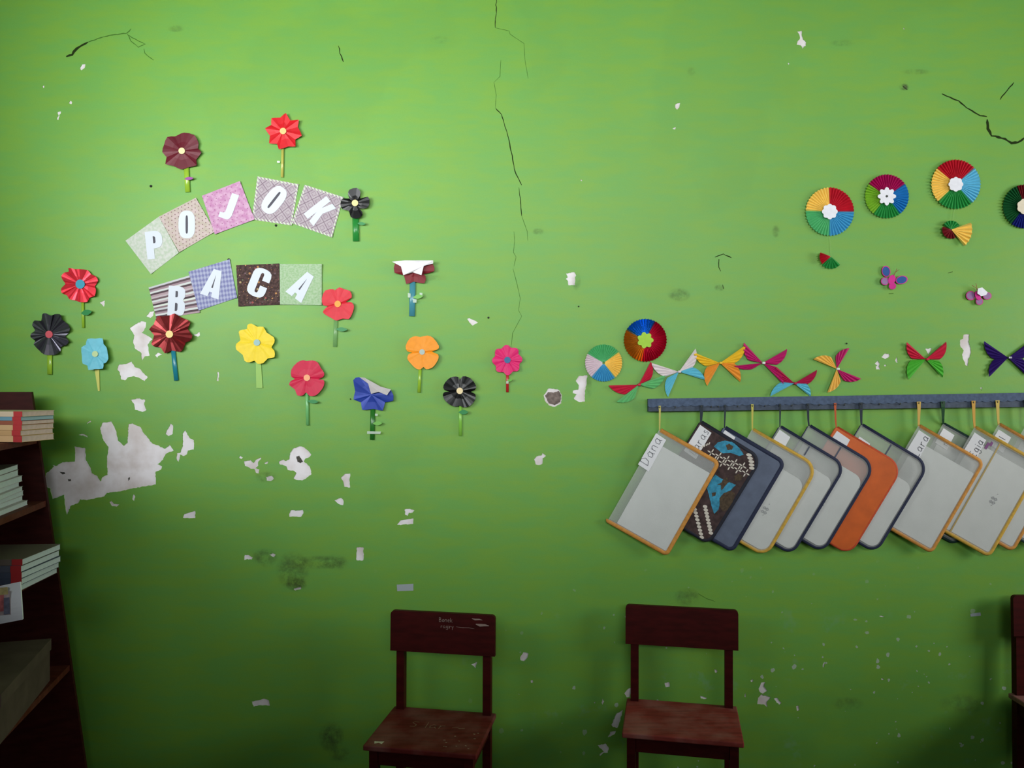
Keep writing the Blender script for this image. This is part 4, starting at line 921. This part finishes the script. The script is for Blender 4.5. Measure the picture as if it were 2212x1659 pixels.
# ------------------------------------------------------------------ chairs
def wood_mat(name, c, rough=.55, dust=0.0):
    m = bpy.data.materials.new(name); N, L, b = nodes(m); b.inputs['Roughness'].default_value = rough; b.inputs['Specular IOR Level'].default_value = .14
    tc = N.new('ShaderNodeTexCoord'); mp = N.new('ShaderNodeMapping'); mp.inputs['Scale'].default_value = (2, 14, 14); L.new(tc.outputs['Object'], mp.inputs[0])
    n = N.new('ShaderNodeTexNoise'); n.inputs['Scale'].default_value = 4; n.inputs['Detail'].default_value = 5; L.new(mp.outputs[0], n.inputs['Vector'])
    r = N.new('ShaderNodeValToRGB'); col = lin(c); r.color_ramp.elements[0].position = .35; r.color_ramp.elements[1].position = .7
    r.color_ramp.elements[0].color = (*[v * .72 for v in col], 1); r.color_ramp.elements[1].color = (*[v * 1.2 for v in col], 1)
    L.new(n.outputs['Fac'], r.inputs['Fac']); c_ = r.outputs['Color']
    if dust > 0:
        n2 = N.new('ShaderNodeTexNoise'); n2.inputs['Scale'].default_value = 9; n2.inputs['Detail'].default_value = 6; L.new(tc.outputs['Object'], n2.inputs['Vector'])
        r2 = N.new('ShaderNodeValToRGB'); r2.color_ramp.elements[0].position = .42; r2.color_ramp.elements[1].position = .75; L.new(n2.outputs['Fac'], r2.inputs['Fac'])
        mm = N.new('ShaderNodeMath'); mm.operation = 'MULTIPLY'; mm.inputs[1].default_value = dust; L.new(r2.outputs['Color'], mm.inputs[0])
        mx = N.new('ShaderNodeMixRGB'); L.new(mm.outputs[0], mx.inputs[0]); L.new(c_, mx.inputs[1]); mx.inputs[2].default_value = (*lin((176, 140, 132)), 1); c_ = mx.outputs[0]
    L.new(c_, b.inputs['Base Color']); return m
M_CH = wood_mat('chair_dark_red', (66, 13, 12)); M_CHS = wood_mat('chair_seat_worn', (104, 36, 34), .6, .25); M_CHS2 = wood_mat('chair_seat_dusty', (138, 58, 52), .7, .4)
M_CHALK = mat('chalk_scratch', (150, 128, 120), rough=.9)
def chair(label, rear_left, yaw, w, d, seat_z, seat_m, text=False, s=1.0, overhang=.012):
    """rear_left: world x, y of the rear left corner of the seat; yaw turns the seat's width direction"""
    a = R(yaw); M = Matrix.Translation((rear_left[0], rear_left[1], 0)) @ Matrix.Rotation(a, 4, 'Z')
    c = M @ Vector((w / 2, -d / 2, 0))
    t = thing('school_chair', label, 'chair', (c.x, c.y, 0), 'dark red wooden school chairs')
    lg = .030 * s; zt = seat_z
    MB().bbox((-.012, -d - overhang, zt - .019), (w + .012, .0, zt), M, .004).build('seat', seat_m, t)
    def leg(x, y0, y1, z0, z1, tilt=0.0, nm='leg'):
        mb = MB(); ys = []
        v = []
        for z, dy in ((z0, 0), (z1, tilt)):
            v += [M @ Vector((xx, yy + dy, z)) for xx, yy in ((x, y0), (x + lg, y0), (x + lg, y1), (x, y1))]
        return mb.add(v, [(3, 2, 1, 0), (4, 5, 6, 7)] + [(i, (i + 1) % 4, 4 + (i + 1) % 4, 4 + i) for i in range(4)]).build(nm, M_CH, t)
    xl, xr = .004, w - .004 - lg
    for x in (xl, xr): leg(x, -d + .006, -d + .006 + lg, 0, zt - .019)
    for x in (xl, xr): leg(x, -.036, -.004, 0, zt + .362 * s, .012, 'rear_leg')
    for z0, z1, nm in ((zt - .075, zt - .019, 'apron'), (.14, .17, 'stretcher')):
        MB().bbox((xl + lg, -d + .012, z0), (xr, -d + .03, z1), M, .002).build(nm, M_CH, t)
        MB().bbox((xl + .006, -d + .006 + lg, z0), (xl + .024, -.036, z1), M, .002).build(nm, M_CH, t)
        MB().bbox((xr + .006, -d + .006 + lg, z0), (xr + .024, -.036, z1), M, .002).build(nm, M_CH, t)
    MB().bbox((xl + lg, -.03, zt - .075), (xr, -.012, zt - .019), M, .002).build('apron', M_CH, t)
    # back board with rounded upper corners, fixed to the front of the rear posts
    bw, b0, b1, yb = w + .03, zt + .225 * s, zt + .375 * s, -.036 + .006
    out = [(-.015, b0), (bw - .015, b0)] + [(bw - .015 - .014 + .014 * math.cos(R(q)), b1 - .014 + .014 * math.sin(R(q))) for q in (0, 30, 60, 90)] + [(-.015 + .014 + .014 * math.cos(R(q)), b1 - .014 + .014 * math.sin(R(q))) for q in (90, 120, 150, 180)]
    pts = [M @ Vector((x, yb - .002 + .012 * (z - zt) / .37, z)) for x, z in out]
    nrm = (M.to_3x3() @ Vector((0, -1, 0)))
    board = MB().slab([p + nrm * .018 for p in pts], nrm * -.018).build('backrest', M_CH, t)
    U = M.to_3x3() @ Vector((1, 0, 0))
    if text:
        W_ = lambda x, z: M @ Vector((x, yb - .0035 + .012 * (z - zt) / .37, z)) + nrm * .0188
        writing('Bonek', W_(.175, b1 - .032), U, Vector((0, 0, 1)), .016, .0016, nrm, .2).build('scratched_writing', M_CHALK, board)
        writing('ragiry', W_(.182, b1 - .055), U, Vector((0, 0, 1)), .014, .0014, nrm, .2).build('scratched_writing', M_CHALK, board)
        sc = MB()
        for (x, z, q, wd) in ((.30, b1 - .014, .04, .006), (.315, b1 - .034, .05, .010), (.24, b1 - .047, .07, .002)):
            sc.ribbon([W_(x, z), W_(x + q * .3, z - .003), W_(x + q * .7, z - .002), W_(x + q, z - .004)], [wd * .3, wd, wd * .8, wd * .2], nrm)
        sc.build('paint_scrape', M_CHALK, board)
        S_ = lambda x, y: M @ Vector((x, y, zt + .0006)); V = M.to_3x3() @ Vector((0, 1, 0)); Zn = Vector((0, 0, 1))
        st = [o for o in t.children if o.name.startswith('seat')][0]
        writing('S lar ~', S_(.10, -.17), U, V, .045, .0022, Zn, .25).build('scratched_writing', mat('dull_scratch', (150, 120, 96), rough=.9), st)
        rnd = random.Random(4); mb = MB()
        for i in range(12):
            x, y = rnd.uniform(.24, .36), rnd.uniform(-.32, -.16); q = rnd.uniform(.002, .008)
            mb.ribbon([S_(x, y), S_(x + q, y + rnd.uniform(-.002, .002))], .002, Zn)
        mb.ribbon([S_(.02, -.315), S_(.035, -.31), S_(.05, -.312)], [.018, .010, .02], Zn)
        mb.build('paint_chips', mat('paint_chip', (206, 196, 176), rough=.9), st)
    return t
chair('dark red chair with scratched writing on its backrest', (-.437, -.13), -10, .372, .33, .43, M_CHS, True)
chair('plain dark red chair with a dusty seat under the folders', (.462, -.052), -11.2, .392, .31, .43, M_CHS2)
chair('dark red chair cut off by the picture edge', (1.956, -.05), 0, .38, .33, .45, wood_mat('chair_seat_pale', (150, 100, 98), .5, .5), s=1.04)

# ------------------------------------------------------------------ bookcase at the side wall
M_CASE = wood_mat('bookcase_dark_red', (58, 20, 17), .6); M_CASE2 = wood_mat('bookcase_shelf', (92, 40, 30), .6, .1)
AB = R(12); O_ = Vector((-2.25, -.2, 0)); Ud = Vector((math.cos(AB), math.sin(AB), 0)); Vd = Vector((math.sin(AB), -math.cos(AB), 0))
def B(u, v, z): return O_ + Ud * u + Vd * v + Vector((0, 0, z))
def uf(z): return .42 + (1.63 - z) * .131
LB = 1.15
bc = thing('bookcase', 'dark red-brown slanted book rack along the side wall full of books', 'bookcase', B(.3, LB / 2, 0))
for v0, nm in ((0, 'end_panel'), (LB, 'end_panel')):
    MB().slab([B(0, v0, 0), B(uf(0), v0, 0), B(uf(1.63), v0, 1.63), B(0, v0, 1.63)], Vd * .02).build(nm, M_CASE, bc)
MB().slab([B(0, .02, .05), B(0, LB, .05), B(0, LB, 1.6), B(0, .02, 1.6)], Ud * .008).build('back_panel', M_CASE, bc)
SH = [1.455, 1.213, .968, .578, .16]
for z in SH:
    MB().slab([B(.01, .02, z), B(uf(z) - .004, .02, z), B(uf(z) - .004, LB, z), B(.01, LB, z)], (0, 0, -.022)).build('shelf', M_CASE2, bc)

def book(label, corner, yaw, zb, th, ln, wd, cover, tape, pages, group, roll=0.0):
    """corner: world x, y of the near corner at the tail; the spine runs from there away from the opening, the tail edge away from the camera"""
    a = R(yaw); S = Vector((-math.cos(a), -math.sin(a), 0)); T = Vector((-math.sin(a), math.cos(a), 0)); Zv = Vector((roll * math.cos(a), roll * math.sin(a), 1)).normalized()
    C = Vector((corner[0], corner[1], zb))
    def q(s, t_, z): return C + S * s + T * t_ + Zv * z
    t = thing('book', label, 'book', C + S * ln / 2 + T * wd / 2, group)
    c = .0012
    def blk(s0, s1, t0, t1, z0, z1): return [q(s0, t0, z0), q(s1, t0, z0), q(s1, t1, z0), q(s0, t1, z0)], Zv * (z1 - z0)
    mb = MB()
    for args in ((0, ln, 0, wd, 0, c), (0, ln, 0, wd, th - c, th), (0, ln, 0, c, c, th - c)): mb.slab(*blk(*args))
    mb.build('cover', cover, t)
    MB().slab(*blk(.0015, ln - .003, c, wd - .002, c, th - c)).build('pages', pages, t)
    if tape is not None:
        MB().slab(*blk(-.0006, .034, -.0008, .0, -.0003, th + .0003)).build('binding_tape', tape, t)
    return t
M_PG = mat('book_pages', (222, 214, 208), rough=.85, noise=.06, nscale=120); M_PG2 = mat('book_pages_pink', (214, 186, 178), rough=.85, noise=.08, nscale=100); M_PG3 = mat('book_pages_cool', (206, 214, 222), rough=.85, noise=.06, nscale=120)
M_TAPE = mat('binding_tape_red', (176, 40, 44), rough=.6)
def cov(c): return mat('cover_%d_%d_%d' % c, c, rough=.45)
rnd = random.Random(12)
z = SH[0] + .002
S1 = [((214,176,128), 'tan thick book at the bottom of the top-shelf pile', .022), ((196,158,110), 'tan book second from the bottom of the top-shelf pile', .018), ((206,170,124), 'tan book in the middle of the top-shelf pile', .018),
      ((150,86,64), 'thin brown book in the top-shelf pile under the blue one', .014), ((108,152,170), 'pale blue book near the top of the top-shelf pile', .013), ((206,186,160), 'cream book lying uppermost on the top-shelf pile', .018)]
for i, (c, lb, th) in enumerate(S1):
    book(lb, (-1.708 + rnd.uniform(-.004, .004), -.40 + rnd.uniform(-.003, .003)), -10 + rnd.uniform(-1, 1), z, th, .23, .155, cov(c), M_TAPE, M_PG2 if i != 4 else mat('book_pages_blue', (160, 186, 196), rough=.8), 'taped books piled on the top shelf', -.02)
    z += th + .0008
z = SH[1] + .001
for i in range(8):
    th = rnd.choice((.017, .019, .021)); wd = rnd.uniform(.20, .225)
    lb = ['white booklet at the very bottom of the second-shelf pile', 'white booklet second from the bottom on the second shelf', 'white booklet third from the bottom on the second shelf', 'white booklet fourth from the bottom on the second shelf',
          'white booklet fourth from the top on the second shelf', 'white booklet third from the top on the second shelf', 'white booklet second from the top on the second shelf', 'grey-covered booklet lying on top of the second-shelf pile'][i]
    book(lb, (-1.735 + rnd.uniform(-.012, .012), -.50 + rnd.uniform(-.012, .012)), 12 + i * .9 + rnd.uniform(-2, 2), z, th, .26, wd + .06, cov((196, 190, 196) if i < 7 else (120, 110, 108)), None, M_PG3, 'white booklets piled on the second shelf')
    z += th + .0006
z = SH[2] + .001
S3 = [((92,64,70), 'dark book at the bottom of the third-shelf pile'), ((66,78,98), 'slate book second from the bottom of the third-shelf pile'), ((74,84,104), 'slate blue book in the middle of the third-shelf pile'), ((86,92,108), 'grey-blue book second from the top of the third-shelf pile'), ((110,100,92), 'brownish book on top of the third-shelf pile')]
for i, (c, lb) in enumerate(S3):
    th = .0205
    book(lb, (-1.638 + rnd.uniform(-.006, .004), -.515 + rnd.uniform(-.006, .006)), 5 + rnd.uniform(-2, 2), z, th, .26, .26, cov(c), M_TAPE, M_PG3, 'taped books piled on the third shelf')
    z += th + .0006
# magazine drooping over the shelf edge towards the camera
mg = thing('magazine', 'open white magazine with a coloured picture drooping over the third shelf', 'magazine', P(25, 1300, .68))
mv = []; nq = 8
for i in range(nq + 1):
    s = i / nq
    for (xx) in (-6, 46 + 5 * s):
        mv.append(P(xx, 1262 + (1341 - 1262) * s - (5 if xx > 0 else -6) + 2 * math.sin(s * 3), .68 + .02 * math.sin(s * 2.6)))
mo = obj('page', mv, [(2 * i, 2 * i + 1, 2 * i + 3, 2 * i + 2) for i in range(nq)], mat('magazine_paper', (226, 230, 236), rough=.45), mg)
md = mo.modifiers.new('thick', 'SOLIDIFY'); md.thickness = .005; md.offset = -1
for ii, (a, b, c, d, col) in enumerate(((-5, 22, 1278, 1330, (176, 160, 162)), (-4, 8, 1284, 1322, (196, 110, 112)), (-5, 16, 1270, 1286, (190, 176, 120)), (8, 20, 1292, 1328, (104, 108, 128)))):
    tt = .7055 + .0012 * ii; q = [P(a, c, tt), P(b, c - 2, tt), P(b + 1, d - 2, tt), P(a, d, tt)]
    MB().slab(q, (0, .0006, 0)).build('printed_picture', mat('print_%d_%d_%d' % col, col, rough=.5, noise=.3, nscale=60), mg)
# brown box on the lower shelf
def Q(x, y, d): return Vector(((x - 1106) * d / F, -DIST + d, CAMZ - (y - 829.5) * d / F))
zb, zt_ = SH[3] + .001, SH[3] + .151
f0 = Vector((-1.685, -.27, 0)); n0 = Vector((-1.535, -.79, 0)); dn = (n0 - f0); side = Vector((dn.y, -dn.x, 0)).normalized() * .30
if side.x > 0: side = -side
bx = thing('storage_box', 'dull brown cardboard box on the lower shelf of the book rack', 'box', (f0 + n0) / 2 + side / 2 + Vector((0, 0, zb)))
M_BOX = mat('dull_cardboard', (84, 68, 58), rough=.9, noise=.2, nscale=14); M_BOX2 = mat('cardboard_lid', (88, 72, 62), rough=.9, noise=.2, nscale=10)
zv = Vector((0, 0, 1))
MB().slab([f0 + zv * zb, n0 + zv * zb, n0 + side + zv * zb, f0 + side + zv * zb], zv * .125).build('box_body', M_BOX, bx)
e = dn.normalized() * .004; sd = side.normalized() * .004
MB().slab([f0 - e - sd + zv * (zb + .112), n0 + e - sd + zv * (zb + .112), n0 + e + side + sd + zv * (zb + .112), f0 - e + side + sd + zv * (zb + .112)], zv * .04).build('lid', M_BOX2, bx)
# crumpled paper on the lowest shelf
cp = []; rnd = random.Random(3)
for i in range(6):
    for j in range(5):
        cp.append(B(.46 + i * .035, .22 + j * .05, SH[4] + .004 + rnd.uniform(0, .05)))
po = obj('crumpled_paper', cp, [(i * 5 + j, (i + 1) * 5 + j, (i + 1) * 5 + j + 1, i * 5 + j + 1) for i in range(5) for j in range(4)], mat('crumpled_sheet', (186, 188, 184), rough=.8))
tag(po, 'crumpled pale paper sheet on the lowest shelf of the book rack', 'paper')
md = po.modifiers.new('thick', 'SOLIDIFY'); md.thickness = .001

# strips of clear tape left on the wall
M_TP = mat('old_tape', (196, 206, 212), rough=.3, alpha=.7)
for label, pts in (('short strip of cloudy tape above the chair with scratched writing', [(857,1263),(893,1261),(893,1276),(858,1277)]), ('rolled bit of pale tape near the chair at the picture edge', [(2096,1326),(2118,1323),(2119,1330),(2097,1332)])):
    tag(MB().slab([P(x, y, .0012) for x, y in pts], (0, .0011, 0)).build('tape_strip', M_TP), label, 'tape', 'old tape strips on the wall')
